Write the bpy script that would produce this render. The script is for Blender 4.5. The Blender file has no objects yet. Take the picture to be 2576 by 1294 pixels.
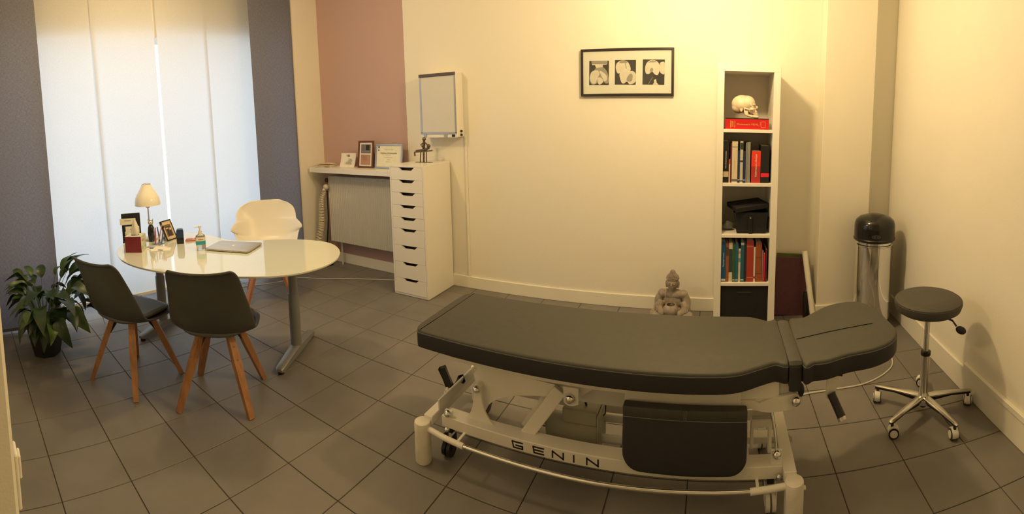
import bpy, bmesh, math, random
from mathutils import Matrix, Vector, Euler
random.seed(7)
C = bpy.context.scene.collection
scene = bpy.context.scene
R = math.radians
PI = math.pi
# ---------------------------------------------------------------- camera (cylindrical panorama, tilted a little down)
F, FY, Y0, PIT, ROL, YAW, EYE = 1211.17, 1222.40, 397.47, -.0935, .0227, -(PI / 2 - 1.1493), 1.55
cd = bpy.data.cameras.new('camera'); cam = bpy.data.objects.new('camera', cd); C.objects.link(cam)
scene.camera = cam
cd.type = 'PANO'; cd.panorama_type = 'CENTRAL_CYLINDRICAL'
cd.central_cylindrical_range_u_min = -1288 / F; cd.central_cylindrical_range_u_max = 1288 / F
cd.central_cylindrical_range_v_min = (Y0 - 1294) / FY; cd.central_cylindrical_range_v_max = Y0 / FY
cd.central_cylindrical_radius = 1; cd.clip_start = .01
_rx = Matrix.Rotation(PIT, 3, 'X'); _ry = Matrix.Rotation(ROL, 3, 'Y'); _rz = Matrix.Rotation(-YAW, 3, 'Z')
_m = _rz @ _rx @ _ry
cam.matrix_world = Matrix([[_m[i][0], _m[i][2], -_m[i][1], (0, 0, EYE)[i]] for i in range(3)] + [[0, 0, 0, 1]])
# ---------------------------------------------------------------- daylight, lamps, exposure
w = bpy.data.worlds.new('overcast_sky'); scene.world = w; w.use_nodes = True
w.node_tree.nodes['Background'].inputs[0].default_value = (.78, .88, 1, 1)
w.node_tree.nodes['Background'].inputs[1].default_value = 2.0
def area(name, loc, size, power, col, target=None, shape='DISK'):
    l = bpy.data.lights.new(name, 'AREA'); l.shape = shape; l.size = size; l.energy = power; l.color = col
    o = bpy.data.objects.new(name, l); o.location = loc; C.objects.link(o)
    d = (Vector(target) - Vector(loc)) if target else Vector((0, 0, -1))
    o.rotation_euler = d.to_track_quat('-Z', 'Y').to_euler()
    return o
def bulb(name, loc, r, power, col):
    l = bpy.data.lights.new(name, 'POINT'); l.shadow_soft_size = r; l.energy = power; l.color = col
    o = bpy.data.objects.new(name, l); o.location = loc; C.objects.link(o); return o
WARM = (1, .70, .325)
bulb('ceiling_lamp_light', (-.15, 2.58, 2.38), .06, 70, WARM)
bulb('ceiling_lamp_light', (-2.85, 1.55, 2.72), .07, 46, WARM)
scene.view_settings.view_transform = 'Standard'; scene.view_settings.look = 'None'
scene.view_settings.gamma = 1; scene.view_settings.use_curve_mapping = False
scene.view_settings.exposure = 0.0
try:
    scene.cycles.use_denoising = True
    scene.cycles.max_bounces = 10; scene.cycles.diffuse_bounces = 6; scene.cycles.transmission_bounces = 8
    scene.cycles.sample_clamp_indirect = 6; scene.cycles.caustics_refractive = False; scene.cycles.caustics_reflective = False
except Exception: pass

# ---------------------------------------------------------------- materials
def mat(name, col, rough=.6, metal=0, var=0, vscale=8, bump=0, bscale=60, spec=None, coat=0, coord='Object', trans=0, emit=None, estr=1, col2=None, stretch=None, detail=6):
    m = bpy.data.materials.new(name); m.use_nodes = True; nt = m.node_tree; b = nt.nodes['Principled BSDF']
    b.inputs['Base Color'].default_value = (*col, 1); b.inputs['Roughness'].default_value = rough; b.inputs['Metallic'].default_value = metal
    if spec is not None: b.inputs['Specular IOR Level'].default_value = spec
    if coat: b.inputs['Coat Weight'].default_value = coat; b.inputs['Coat Roughness'].default_value = .08
    if trans: b.inputs['Transmission Weight'].default_value = trans
    if emit: b.inputs['Emission Color'].default_value = (*emit, 1); b.inputs['Emission Strength'].default_value = estr
    tc = nt.nodes.new('ShaderNodeTexCoord'); src = tc.outputs[coord]
    if stretch:
        mp = nt.nodes.new('ShaderNodeMapping'); mp.inputs['Scale'].default_value = stretch; nt.links.new(src, mp.inputs[0]); src = mp.outputs[0]
    n = nt.nodes.new('ShaderNodeTexNoise'); n.inputs['Scale'].default_value = vscale; n.inputs['Detail'].default_value = detail
    nt.links.new(src, n.inputs['Vector'])
    if var or col2:
        r = nt.nodes.new('ShaderNodeValToRGB')
        a = [c * (1 - var) for c in col]; z = col2 or [min(1, c * (1 + var)) for c in col]
        r.color_ramp.elements[0].position = .35; r.color_ramp.elements[1].position = .65
        r.color_ramp.elements[0].color = (*a, 1); r.color_ramp.elements[1].color = (*z, 1)
        nt.links.new(n.outputs[0], r.inputs[0]); nt.links.new(r.outputs[0], b.inputs['Base Color'])
    if bump:
        n2 = nt.nodes.new('ShaderNodeTexNoise'); n2.inputs['Scale'].default_value = bscale; n2.inputs['Detail'].default_value = 3
        nt.links.new(src, n2.inputs['Vector'])
        bp = nt.nodes.new('ShaderNodeBump'); bp.inputs['Strength'].default_value = bump; bp.inputs['Distance'].default_value = .002
        nt.links.new(n2.outputs[0], bp.inputs['Height']); nt.links.new(bp.outputs[0], b.inputs['Normal'])
    return m
M = {}
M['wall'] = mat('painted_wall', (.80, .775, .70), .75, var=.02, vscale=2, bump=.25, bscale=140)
M['wallshade'] = mat('painted_wall_shaded', (.78, .75, .67), .8, var=.02, vscale=2, bump=.2, bscale=140)  # same wall paint, slightly darkened: shade put into the colour
M['ceil'] = mat('ceiling_paint', (.82, .80, .75), .9, var=.01)
M['base'] = mat('baseboard_paint', (.80, .78, .70), .4, var=.02, vscale=4)
M['tile'] = mat('floor_tile', (.182, .172, .163), .45, var=.10, vscale=3.2, bump=.12, bscale=90, coord='Object', spec=.35)
M['grout'] = mat('grout', (.055, .048, .04), .9, var=.2, vscale=12)
M['white'] = mat('white_lacquer', (.80, .78, .73), .3, var=.01, vscale=3)
M['whitegloss'] = mat('white_gloss', (.82, .80, .75), .12, var=.01)
M['enamel'] = mat('white_enamel_steel', (.82, .80, .74), .32, var=.03, vscale=6)
M['enamelworn'] = mat('worn_white_rubber', (.76, .73, .64), .5, var=.04, vscale=18, col2=(.84, .81, .72))
M['rad'] = mat('radiator_paint', (.66, .66, .64), .4, var=.02)
M['glass_top'] = mat('white_glass_top', (.70, .74, .68), .04, var=.01, spec=.6, coat=.6)
M['metalgrey'] = mat('grey_powder_coat', (.24, .25, .26), .38, metal=.35, var=.05)
M['chrome'] = mat('chrome', (.78, .77, .75), .1, metal=1, var=.02)
M['steel'] = mat('brushed_steel', (.6, .58, .55), .28, metal=1, var=.05, vscale=20)
M['darksteel'] = mat('aged_steel', (.16, .12, .085), .32, metal=.9, var=.3, vscale=40)
M['alu'] = mat('cast_aluminium', (.62, .61, .58), .25, metal=1, var=.04)
M['black'] = mat('black_plastic', (.012, .012, .013), .35, var=.1)
M['blackgloss'] = mat('black_gloss', (.01, .01, .011), .15, var=.1)
M['darkgrey'] = mat('dark_grey_plastic', (.050, .052, .050), .45, var=.06, vscale=10)
M['cushion'] = mat('grey_leatherette', (.085, .088, .086), .5, var=.06, vscale=14, bump=.2, bscale=200)
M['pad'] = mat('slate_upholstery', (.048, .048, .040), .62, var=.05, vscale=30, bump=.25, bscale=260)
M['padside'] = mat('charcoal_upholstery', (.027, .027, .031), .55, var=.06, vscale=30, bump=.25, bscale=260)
M['stitch'] = mat('grey_stitching', (.22, .23, .24), .8)
M['stool'] = mat('stool_upholstery', (.055, .052, .046), .6, var=.06, vscale=30, bump=.25, bscale=260)
M['wood'] = mat('beech_wood', (.33, .158, .07), .45, var=.16, vscale=9, stretch=(5, 5, .6), bump=.08)
M['wood2'] = mat('reddish_beech', (.42, .17, .075), .45, var=.14, vscale=9, stretch=(5, 5, .6))
M['stone'] = mat('weathered_stone', (.30, .26, .22), .9, var=.22, vscale=26, bump=.7, bscale=160)
M['bone'] = mat('bone_resin', (.74, .66, .50), .45, var=.08, vscale=20)
M['leaf'] = mat('leaf_green', (.016, .038, .010), .38, var=.35, vscale=12, spec=.45)
M['leaf2'] = mat('leaf_light_green', (.042, .082, .016), .4, var=.3, vscale=12)
M['stem'] = mat('plant_stem', (.035, .07, .02), .5, var=.2)
M['pot'] = mat('black_pot', (.013, .012, .016), .55, var=.3, vscale=30, bump=.5, bscale=90)
M['soil'] = mat('soil', (.03, .018, .012), .95, var=.4, vscale=40, bump=.8)
M['paper'] = mat('paper', (.78, .76, .70), .7, var=.01)
M['ink'] = mat('ink', (.02, .02, .02), .7)
M['brown_frame'] = mat('brown_wood_frame', (.13, .045, .022), .35, var=.2, vscale=12)
M['silver'] = mat('silver_frame', (.42, .43, .45), .32, metal=.8, var=.04)
M['picblack'] = mat('black_frame_wood', (.018, .013, .011), .4, var=.2, vscale=10)
M['mount'] = mat('picture_mount', (.74, .74, .68), .75, var=.01)
M['petal'] = mat('orchid_print_white', (.66, .62, .54), .6, var=.05, vscale=25)
M['petalsh'] = mat('orchid_print_grey', (.30, .285, .24), .6, var=.08, vscale=60)
M['darkprint'] = mat('print_dark', (.03, .028, .026), .6, var=.2, vscale=30)
M['film'] = mat('lightbox_diffuser', (.62, .62, .61), .45, var=.01)
M['lavender'] = mat('tissue_box_side', (.55, .58, .48), .6, var=.15, vscale=30)
M['red'] = mat('red_card', (.55, .012, .015), .4, var=.06)
M['darkred'] = mat('dark_red_card', (.17, .012, .022), .45, var=.1)
M['gold'] = mat('gold_print', (.65, .42, .12), .4)
M['blue'] = mat('blue_plastic', (.012, .035, .12), .3, var=.1)
M['pink'] = mat('copper_pink', (.50, .20, .14), .3, metal=.4)
M['towel'] = mat('folded_paper_towel', (.70, .62, .50), .9, var=.1, vscale=30)
M['bone2'] = mat('vertebra_resin', (.70, .64, .52), .5, var=.08)
M['nerve'] = mat('red_nerve', (.25, .05, .025), .5)
M['cable'] = mat('white_cable', (.62, .60, .55), .5)
M['purple'] = mat('purple_foam', (.115, .045, .065), .8, var=.08, vscale=30, bump=.4)
M['green'] = mat('green_foam', (.10, .12, .03), .8, var=.08)
M['darkbox'] = mat('black_canvas_box', (.006, .006, .007), .8, var=.2, vscale=20, bump=.5, bscale=200)
M['grey_screen'] = mat('grey_wrap', (.12, .13, .12), .5, var=.2, vscale=20)
def fabric(name, col, tw, rough=.9, k=.86, fs=1):
    m = bpy.data.materials.new(name); m.use_nodes = True; nt = m.node_tree
    b = nt.nodes['Principled BSDF']; b.inputs['Roughness'].default_value = rough; out = nt.nodes['Material Output']
    t = nt.nodes.new('ShaderNodeBsdfTranslucent'); mx = nt.nodes.new('ShaderNodeMixShader'); mx.inputs[0].default_value = tw
    tc = nt.nodes.new('ShaderNodeTexCoord')
    wv = []
    for sc in ((1, 90 * fs, 600 * fs), (1, 600 * fs, 90 * fs)):
        mp = nt.nodes.new('ShaderNodeMapping'); mp.inputs['Scale'].default_value = sc; nt.links.new(tc.outputs['Object'], mp.inputs[0])
        n = nt.nodes.new('ShaderNodeTexNoise'); n.inputs['Scale'].default_value = 1; n.inputs['Detail'].default_value = 2; nt.links.new(mp.outputs[0], n.inputs[0]); wv.append(n)
    a = nt.nodes.new('ShaderNodeMath'); a.operation = 'ADD'; nt.links.new(wv[0].outputs[0], a.inputs[0]); nt.links.new(wv[1].outputs[0], a.inputs[1])
    r = nt.nodes.new('ShaderNodeValToRGB'); r.color_ramp.elements[0].position = .7; r.color_ramp.elements[1].position = 1.0
    mr = nt.nodes.new('ShaderNodeMath'); mr.operation = 'MULTIPLY'; mr.inputs[1].default_value = .85; nt.links.new(a.outputs[0], mr.inputs[0]); nt.links.new(mr.outputs[0], r.inputs[0])
    r.color_ramp.elements[0].color = (*[c * k for c in col], 1); r.color_ramp.elements[1].color = (*col, 1)
    nt.links.new(r.outputs[0], b.inputs['Base Color']); nt.links.new(r.outputs[0], t.inputs[0])
    nt.links.new(b.outputs[0], mx.inputs[1]); nt.links.new(t.outputs[0], mx.inputs[2]); nt.links.new(mx.outputs[0], out.inputs[0])
    return m
M['sheer'] = fabric('white_panel_fabric', (.82, .82, .81), .62)
M['greyfab'] = fabric('grey_panel_fabric', (.225, .23, .285), .30, k=.7, fs=.5)
def glassmat(name, col=(1, 1, 1), rough=.0, alpha=.12):
    m = bpy.data.materials.new(name); m.use_nodes = True; nt = m.node_tree; out = nt.nodes['Material Output']
    for nd in list(nt.nodes):
        if nd != out: nt.nodes.remove(nd)
    t = nt.nodes.new('ShaderNodeBsdfTransparent'); t.inputs[0].default_value = (*col, 1)
    g = nt.nodes.new('ShaderNodeBsdfGlossy'); g.inputs['Roughness'].default_value = rough
    fc = nt.nodes.new('ShaderNodeLayerWeight'); fc.inputs[0].default_value = .5
    pw = nt.nodes.new('ShaderNodeMath'); pw.operation = 'POWER'; pw.inputs[1].default_value = 5; nt.links.new(fc.outputs['Facing'], pw.inputs[0])
    lw = nt.nodes.new('ShaderNodeMath'); lw.operation = 'MULTIPLY_ADD'; lw.inputs[1].default_value = .6; lw.inputs[2].default_value = .025; nt.links.new(pw.outputs[0], lw.inputs[0])
    mx = nt.nodes.new('ShaderNodeMixShader'); nt.links.new(lw.outputs[0], mx.inputs[0]); nt.links.new(t.outputs[0], mx.inputs[1]); nt.links.new(g.outputs[0], mx.inputs[2]); nt.links.new(mx.outputs[0], out.inputs[0])
    return m
M['pane'] = glassmat('clear_pane', (.97, .98, .98))
M['clearplastic'] = glassmat('clear_plastic', (.90, .93, .92), .05)
def color(name, c, rough=.5, **k):
    if name not in M: M[name] = mat(name, c, rough, var=.05, vscale=20, **k)
    return M[name]
# wall_back: painted old rose left of the paint edge (world x < -2.715)
def two_tone():
    m = mat('painted_wall_two_tone', (.80, .775, .70), .75, bump=.25, bscale=140); nt = m.node_tree; b = nt.nodes['Principled BSDF']
    tc = nt.nodes.new('ShaderNodeTexCoord'); s = nt.nodes.new('ShaderNodeSeparateXYZ'); nt.links.new(tc.outputs['Object'], s.inputs[0])
    nz = nt.nodes.new('ShaderNodeTexNoise'); nz.inputs['Scale'].default_value = 30; nt.links.new(tc.outputs['Object'], nz.inputs[0])
    ad = nt.nodes.new('ShaderNodeMath'); ad.operation = 'MULTIPLY_ADD'; ad.inputs[1].default_value = .008; nt.links.new(nz.outputs[0], ad.inputs[0]); nt.links.new(s.outputs[0], ad.inputs[2])
    lt = nt.nodes.new('ShaderNodeMath'); lt.operation = 'LESS_THAN'; lt.inputs[1].default_value = -2.712; nt.links.new(ad.outputs[0], lt.inputs[0])
    mx = nt.nodes.new('ShaderNodeMixRGB'); mx.inputs[1].default_value = (.80, .775, .70, 1); mx.inputs[2].default_value = (.50, .345, .33, 1)
    nt.links.new(lt.outputs[0], mx.inputs[0]); nt.links.new(mx.outputs[0], b.inputs['Base Color'])
    return m
M['twotone'] = two_tone()

# ---------------------------------------------------------------- geometry helpers
class B:
    def __init__(s): s.bm = bmesh.new(); s.mi = 0; s.mats = []
    def use(s, m):
        if m not in s.mats: s.mats.append(m)
        s.mi = s.mats.index(m); return s
    def _t(s, verts, mx):
        if mx is not None: bmesh.ops.transform(s.bm, matrix=mx, verts=verts)
    def _m(s, n0):
        s.bm.faces.ensure_lookup_table()
        for f in s.bm.faces[n0:]: f.material_index = s.mi
    def box(s, a, b, bev=0, mx=None, seg=1):
        n0 = len(s.bm.faces); v0 = len(s.bm.verts)
        x0, y0, z0 = (min(a[i], b[i]) for i in range(3)); x1, y1, z1 = (max(a[i], b[i]) for i in range(3))
        v = [s.bm.verts.new(p) for p in ((x0, y0, z0), (x1, y0, z0), (x1, y1, z0), (x0, y1, z0), (x0, y0, z1), (x1, y0, z1), (x1, y1, z1), (x0, y1, z1))]
        fs = [s.bm.faces.new([v[i] for i in f]) for f in ((3, 2, 1, 0), (4, 5, 6, 7), (0, 1, 5, 4), (1, 2, 6, 5), (2, 3, 7, 6), (3, 0, 4, 7))]
        if bev:
            es = list({e for f in fs for e in f.edges})
            bmesh.ops.bevel(s.bm, geom=es, offset=bev, segments=seg, affect='EDGES', profile=.5)
        s.bm.verts.ensure_lookup_table()
        s._t(s.bm.verts[v0:] if not bev else [x for x in s.bm.verts][v0:], mx); s._m(n0); return s
    def quad(s, pts):
        n0 = len(s.bm.faces); s.bm.faces.new([s.bm.verts.new(p) for p in pts]); s._m(n0); return s
    def rings(s, rings, cap0=True, cap1=True, closed=True):
        n0 = len(s.bm.faces)
        R_ = [[s.bm.verts.new(p) for p in r] for r in rings]; n = len(R_[0])
        for a, b in zip(R_[:-1], R_[1:]):
            for i in range(n if closed else n - 1):
                j = (i + 1) % n
                try: s.bm.faces.new((a[i], a[j], b[j], b[i]))
                except Exception: pass
        if cap0 and closed: s.bm.faces.new(R_[0][::-1])
        if cap1 and closed: s.bm.faces.new(R_[-1])
        s._m(n0); return s
    def prism(s, pts, z0, z1, mx=None):
        v0 = len(s.bm.verts)
        s.rings([[(x, y, z0) for x, y in pts], [(x, y, z1) for x, y in pts]])
        s.bm.verts.ensure_lookup_table(); s._t(s.bm.verts[v0:], mx); return s
    def tube(s, pts, r, seg=10, cap=True):
        pts = [Vector(p) for p in pts]; rr = r if isinstance(r, (list, tuple)) else [r] * len(pts)
        t0 = (pts[1] - pts[0]).normalized(); up = Vector((0, 0, 1)) if abs(t0.z) < .9 else Vector((1, 0, 0))
        n = t0.cross(up).normalized(); rings = []
        for i, p in enumerate(pts):
            t = (pts[min(i + 1, len(pts) - 1)] - pts[max(i - 1, 0)]).normalized()
            n = (n - t * n.dot(t)).normalized(); b = t.cross(n)
            rings.append([p + (n * math.cos(a) + b * math.sin(a)) * rr[i] for a in [2 * PI * k / seg for k in range(seg)]])
        return s.rings(rings, cap, cap)
    def cyl(s, p0, p1, r0, r1=None, seg=20): return s.tube([p0, p1], [r0, r0 if r1 is None else r1], seg)
    def lathe(s, prof, c=(0, 0, 0), seg=28, mx=None, cap=True):
        v0 = len(s.bm.verts)
        s.rings([[(c[0] + r * math.cos(2 * PI * k / seg), c[1] + r * math.sin(2 * PI * k / seg), c[2] + z) for k in range(seg)] for r, z in prof], cap, cap)
        s.bm.verts.ensure_lookup_table(); s._t(s.bm.verts[v0:], mx); return s
    def ball(s, c, r, sc=(1, 1, 1), rot=None, u=14, v=9):
        n0 = len(s.bm.faces)
        mx = Matrix.Translation(c) @ (rot.to_matrix().to_4x4() if rot else Matrix()) @ Matrix.Diagonal((r * sc[0], r * sc[1], r * sc[2], 1))
        bmesh.ops.create_uvsphere(s.bm, u_segments=u, v_segments=v, radius=1, matrix=mx); s._m(n0); return s
    def loft(s, outline, levels, zf=None):
        # outline: CCW list; levels: (inset, z)
        rs = []
        for d, z in levels:
            o = inset(outline, d)
            rs.append([(x, y, z + (zf(x, y) if zf else 0)) for x, y in o])
        return s.rings(rs)
def inset(p, d):
    n = len(p); out = []
    for i in range(n):
        a, b, c = Vector(p[i - 1]), Vector(p[i]), Vector(p[(i + 1) % n])
        t = ((b - a).normalized() + (c - b).normalized())
        t = t.normalized() if t.length > 1e-9 else (c - b).normalized()
        nrm = Vector((-t.y, t.x)); out.append(tuple(b + nrm * d))
    return out
def smooth_closed(p, k=4):
    n = len(p); out = []
    for i in range(n):
        a, b, c, d = (Vector(p[(i + j) % n]) for j in (-1, 0, 1, 2))
        for q in range(k):
            t = q / k; out.append(tuple(.5 * ((2 * b) + (c - a) * t + (2 * a - 5 * b + 4 * c - d) * t * t + (3 * b - a - 3 * c + d) * t ** 3)))
    return out
def smooth_open(p, k=6):
    p = [Vector(q) for q in p]; q = [p[0] * 2 - p[1]] + p + [p[-1] * 2 - p[-2]]; out = []
    for i in range(1, len(q) - 2):
        a, b, c, d = q[i - 1:i + 3]
        for j in range(k):
            t = j / k; out.append(.5 * ((2 * b) + (c - a) * t + (2 * a - 5 * b + 4 * c - d) * t * t + (3 * b - a - 3 * c + d) * t ** 3))
    return out + [p[-1]]
def ccw(p):
    a = sum(p[i - 1][0] * p[i][1] - p[i][0] * p[i - 1][1] for i in range(len(p)))
    return p if a > 0 else p[::-1]
def obj(name, b, m=None, parent=None, world=False, smooth=35, rec=True):
    me = bpy.data.meshes.new(name)
    if isinstance(b, B):
        if rec: bmesh.ops.recalc_face_normals(b.bm, faces=b.bm.faces[:])
        b.bm.to_mesh(me); b.bm.free(); mats = b.mats
    else: me = b; mats = []
    if mats:
        for x in mats: me.materials.append(x)
    elif m is not None and not me.materials: me.materials.append(m)
    if smooth and len(me.polygons):
        me.polygons.foreach_set('use_smooth', [True] * len(me.polygons)); me.set_sharp_from_angle(angle=R(smooth))
    o = bpy.data.objects.new(name, me); C.objects.link(o)
    if parent is not None:
        o.parent = parent
        if world:
            me.transform(wmat(parent).inverted())
    return o
def wmat(o):
    m = Matrix.LocRotScale(o.location, o.rotation_euler, o.scale)
    return wmat(o.parent) @ m if o.parent else m
def origin(o, loc):
    o.data.transform(Matrix.Translation(-Vector(loc))); o.location = loc; return o
def tag(o, label=None, cat=None, group=None, kind=None):
    if label: o['label'] = label
    if cat: o['category'] = cat
    if group: o['group'] = group
    if kind: o['kind'] = kind
    return o
def thing(name, label, cat, loc=(0, 0, 0), rotz=0, group=None):
    o = bpy.data.objects.new(name, None); o.empty_display_size = .05; C.objects.link(o); o.location = loc; o.rotation_euler = (0, 0, rotz)
    return tag(o, label, cat, group)
def struct(name, b, m, parent=None, **k):
    o = obj(name, b, m, parent, **k)
    if parent is None: o['kind'] = 'structure'
    return o
def kids(o): return [c for c in C.objects if c.parent == o]
def dup(o, parent=None):
    c = o.copy(); C.objects.link(c); c.parent = parent
    for ch in kids(o): dup(ch, c)
    return c
def evaluated(o):
    """bake modifiers of an object into a fresh mesh and remove the source"""
    dg = bpy.context.evaluated_depsgraph_get(); dg.update()
    me = bpy.data.meshes.new_from_object(o.evaluated_get(dg)); ms = [x for x in o.data.materials]
    bpy.data.objects.remove(o)
    if not me.materials:
        for x in ms: me.materials.append(x)
    return me
def text_mesh(s, size, m, ext=.0004, align='CENTER'):
    cu = bpy.data.curves.new('lettering', 'FONT'); cu.body = s; cu.size = size; cu.extrude = ext; cu.align_x = align; cu.align_y = 'CENTER'; cu.resolution_u = 2
    cu.materials.append(m); o = bpy.data.objects.new('lettering', cu); C.objects.link(o)
    return evaluated(o)
def lettering(s, size, m, loc, rot, parent, ext=.0004):
    me = text_mesh(s, size, m, ext); o = bpy.data.objects.new('lettering', me); C.objects.link(o); o.parent = parent; o.location = loc; o.rotation_euler = rot; return o
# ================================================================ THE ROOM
XL, XR, YB, ZC = -3.87, 1.42, 3.67, 2.95
def worldpos(m):
    nt = m.node_tree; g = nt.nodes.new('ShaderNodeNewGeometry')
    for l in list(nt.links):
        if l.from_node.type == 'TEX_COORD': nt.links.new(g.outputs['Position'], l.to_socket)
worldpos(M['tile'])
b = B().box((-4.6, -1.7, -.06), (XR + .1, YB + .1, -.004)); floor = struct('floor', b, M['grout'])
P_, G_ = .3206, .0045
tm = {}
for j in range(-6, 13):
    for i in range(-5, 12):
        x0, y0 = -2.6533 + P_ * j, -.0166 + P_ * i; x1, y1 = min(x0 + P_, XR), min(y0 + P_, YB)
        x0c = max(x0, -4.5); y0c = max(y0, -1.6)
        if y1 < .01 and x1 < -1.1: continue
        if x1 - x0c < .02 or y1 - y0c < .02: continue
        if i < 0 and j < 5: continue
        key = (round(x1 - x0c, 3), round(y1 - y0c, 3))
        if key not in tm:
            bb = B().box((G_ / 2, G_ / 2, -.012), (key[0] - G_ / 2, key[1] - G_ / 2, 0), .0016)
            o = obj('tile', bb, M['tile'], floor); tm[key] = o.data
        else:
            o = bpy.data.objects.new('tile', tm[key]); C.objects.link(o); o.parent = floor
        o.location = (x0c, y0c, random.uniform(-.0004, .0002))
struct('ceiling', B().box((-4.6, -1.7, ZC), (XR + .1, YB + .1, ZC + .1)), M['ceil'])
struct('wall_back', B().box((-4.6, YB, 0), (XR + .1, YB + .1, ZC)), M['twotone'])
struct('wall_right', B().box((XR, -1.7, 0), (XR + .1, YB, ZC)), M['wall'])
struct('wall_rear', B().box((-1.0, -1.7, 0), (XR, -1.6, ZC)), M['wall'])
struct('wall_front', B().box((-4.6, -1.7, 0), (-.9, .052, ZC), .006), M['wall'])
b = B().box((-4.5, 3.262, 0), (XL, YB, ZC), .002); struct('wall_left_return', b, M['wall'])['kind'] = 'structure'
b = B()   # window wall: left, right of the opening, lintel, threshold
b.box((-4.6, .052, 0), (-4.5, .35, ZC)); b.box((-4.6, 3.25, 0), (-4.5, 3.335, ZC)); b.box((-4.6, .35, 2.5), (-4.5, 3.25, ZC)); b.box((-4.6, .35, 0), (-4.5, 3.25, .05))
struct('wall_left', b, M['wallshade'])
# column at the right end of the back wall
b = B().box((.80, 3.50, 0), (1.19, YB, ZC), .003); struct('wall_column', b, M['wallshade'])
# window behind the fabric panels
b = B()
for y in (.35, 1.80, 3.19): b.box((-4.58, y, .05), (-4.52, y + .06, 2.5), .004)
for z in (.05, 2.44): b.box((-4.58, .35, z), (-4.52, 3.25, z + .06), .004)
win = struct('window_1', b, M['white'])
for y0, y1 in ((.41, 1.80), (1.86, 3.19)): obj('pane', B().box((-4.555, y0, .11), (-4.549, y1, 2.44)), M['pane'], win)
obj('handle', B().box((-4.52, 1.82, 1.0), (-4.49, 1.84, 1.12), .004), M['white'], win)
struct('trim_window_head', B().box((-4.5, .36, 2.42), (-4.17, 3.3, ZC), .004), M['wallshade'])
# baseboards
def board(name, pts, h, t=.014):
    b = B(); b.box(pts[0], (pts[1][0], pts[1][1], h), .003); return struct(name, b, M['base'])
board('baseboard_back', ((XL, YB - .014, 0), (.80, YB)), .105)
board('baseboard_right', ((XR - .014, -1.6, 0), (XR, YB - .014)), .145)
board('baseboard_left', ((XL, 3.30, 0), (XL + .014, YB - .014)), .10)
b = B().box((.786, 3.486, 0), (1.204, 3.50, .105), .003).box((.786, 3.50, 0), (.80, YB - .014, .105), .003).box((1.19, 3.50, 0), (1.204, YB - .014, .105), .003).box((1.204, YB - .014, 0), (XR - .014, YB, .105), .003)
struct('baseboard_column', b, M['base'])
b = B().box((XR - .022, -1.5, .145), (XR, 2.30, .178), .003); struct('trim_1', b, M['base'])
b = B().box((-2.092, YB - .012, .105), (-2.074, YB, 1.36), .002); struct('trim_2', b, M['wall'])
# light switch on the near wall end
b = B().box((-.965, .052, .845), (-.915, .060, .955), .003)
o = origin(obj('light_switch', b, M['white']), (-.94, .056, .9)); tag(o, 'white light switch plate on the near wall edge at the lower left', 'light switch')
b = B().box((-.955, .060, .90), (-.925, .066, .945), .002); obj('rocker', b, M['wall'], o, world=True)

# ---------------------------------------------------------------- sliding fabric panels
def panel(x, y0, y1, z0, z1, m, label, seed):
    rnd = random.Random(seed)
    t = thing('curtain_panel', label, 'curtain', (x, (y0 + y1) / 2, z0), 0, 'sliding fabric panels at the window')
    b = B(); ny, nz = 10, 26; rows = []
    ph = rnd.uniform(0, 6); am = rnd.uniform(.001, .003)
    for k in range(nz + 1):
        z = z0 + (z1 - z0) * k / nz
        rows.append([(x + am * math.sin(ph + q / ny * 3 + k * .2), y0 + (y1 - y0) * q / ny, z) for q in range(ny + 1)])
    b.rings(rows, False, False, closed=False)
    obj('fabric', b, m, t, world=True, rec=False)
    obj('bottom_bar', B().box((x - .006, y0, z0 - .012), (x + .006, y1, z0 + .014), .002), M['white'] if m == M['sheer'] else color('grey_bar', (.12, .12, .14)), t, world=True)
    return t
ZT = 2.84
panel(-3.95, .07, .735, .03, ZT, M['greyfab'], 'dark grey fabric panel at the far left behind the plant', 1)
panel(-4.07, .70, 1.262, .10, ZT, M['sheer'], 'white fabric panel next to the left dark grey panel', 2)
panel(-4.05, 1.235, 1.828, .10, ZT, M['sheer'], 'white fabric panel on the left of the bright gap, behind the lamp', 3)
panel(-4.05, 1.858, 2.382, .10, ZT, M['sheer'], 'white fabric panel on the right of the bright gap', 4)
panel(-4.07, 2.355, 2.93, .10, ZT, M['sheer'], 'white fabric panel next to the right dark grey panel', 5)
panel(-3.855, 2.75, 3.285, .03, ZT, M['greyfab'], 'dark grey fabric panel behind the white armchair', 6)
b = B().box((-4.10, .06, ZT), (-3.92, 3.255, ZT + .03), .003)
struct('trim_curtain_track', b, M['white'])

# ---------------------------------------------------------------- radiator
t = thing('radiator', 'white ribbed panel radiator under the wall shelf', 'radiator', (-3.2, YB, .26))
prof = []
n = 40; x0, x1 = -3.70, -2.68
for k in range(n):
    for q, d in ((0, 0), (.22, .014), (.45, .018), (.68, .014), (.9, 0)):
        prof.append((x0 + (x1 - x0) * (k + q) / n, 3.552 - d))
prof += [(x1, 3.552), (x1, 3.565), (x0, 3.565)]
b = B().prism(ccw(prof), .262, .95); obj('front_panel', b, M['rad'], t, world=True, smooth=50)
obj('rear_panel', B().box((x0, 3.61, .262), (x1, 3.625, .95), .003), M['rad'], t, world=True)
b = B()
for k in range(60): xx = x0 + .01 + k * .0169; b.box((xx, 3.566, .29), (xx + .002, 3.609, .93))
obj('convector_fins', b, M['rad'], t, world=True)['kind'] = 'stuff'
obj('top_grille', B().box((x0, 3.548, .945), (x1, 3.628, .956), .002), M['rad'], t, world=True)
obj('side_cover', B().box((x0 - .004, 3.548, .26), (x0, 3.628, .956), .001), M['rad'], t, world=True)
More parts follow.
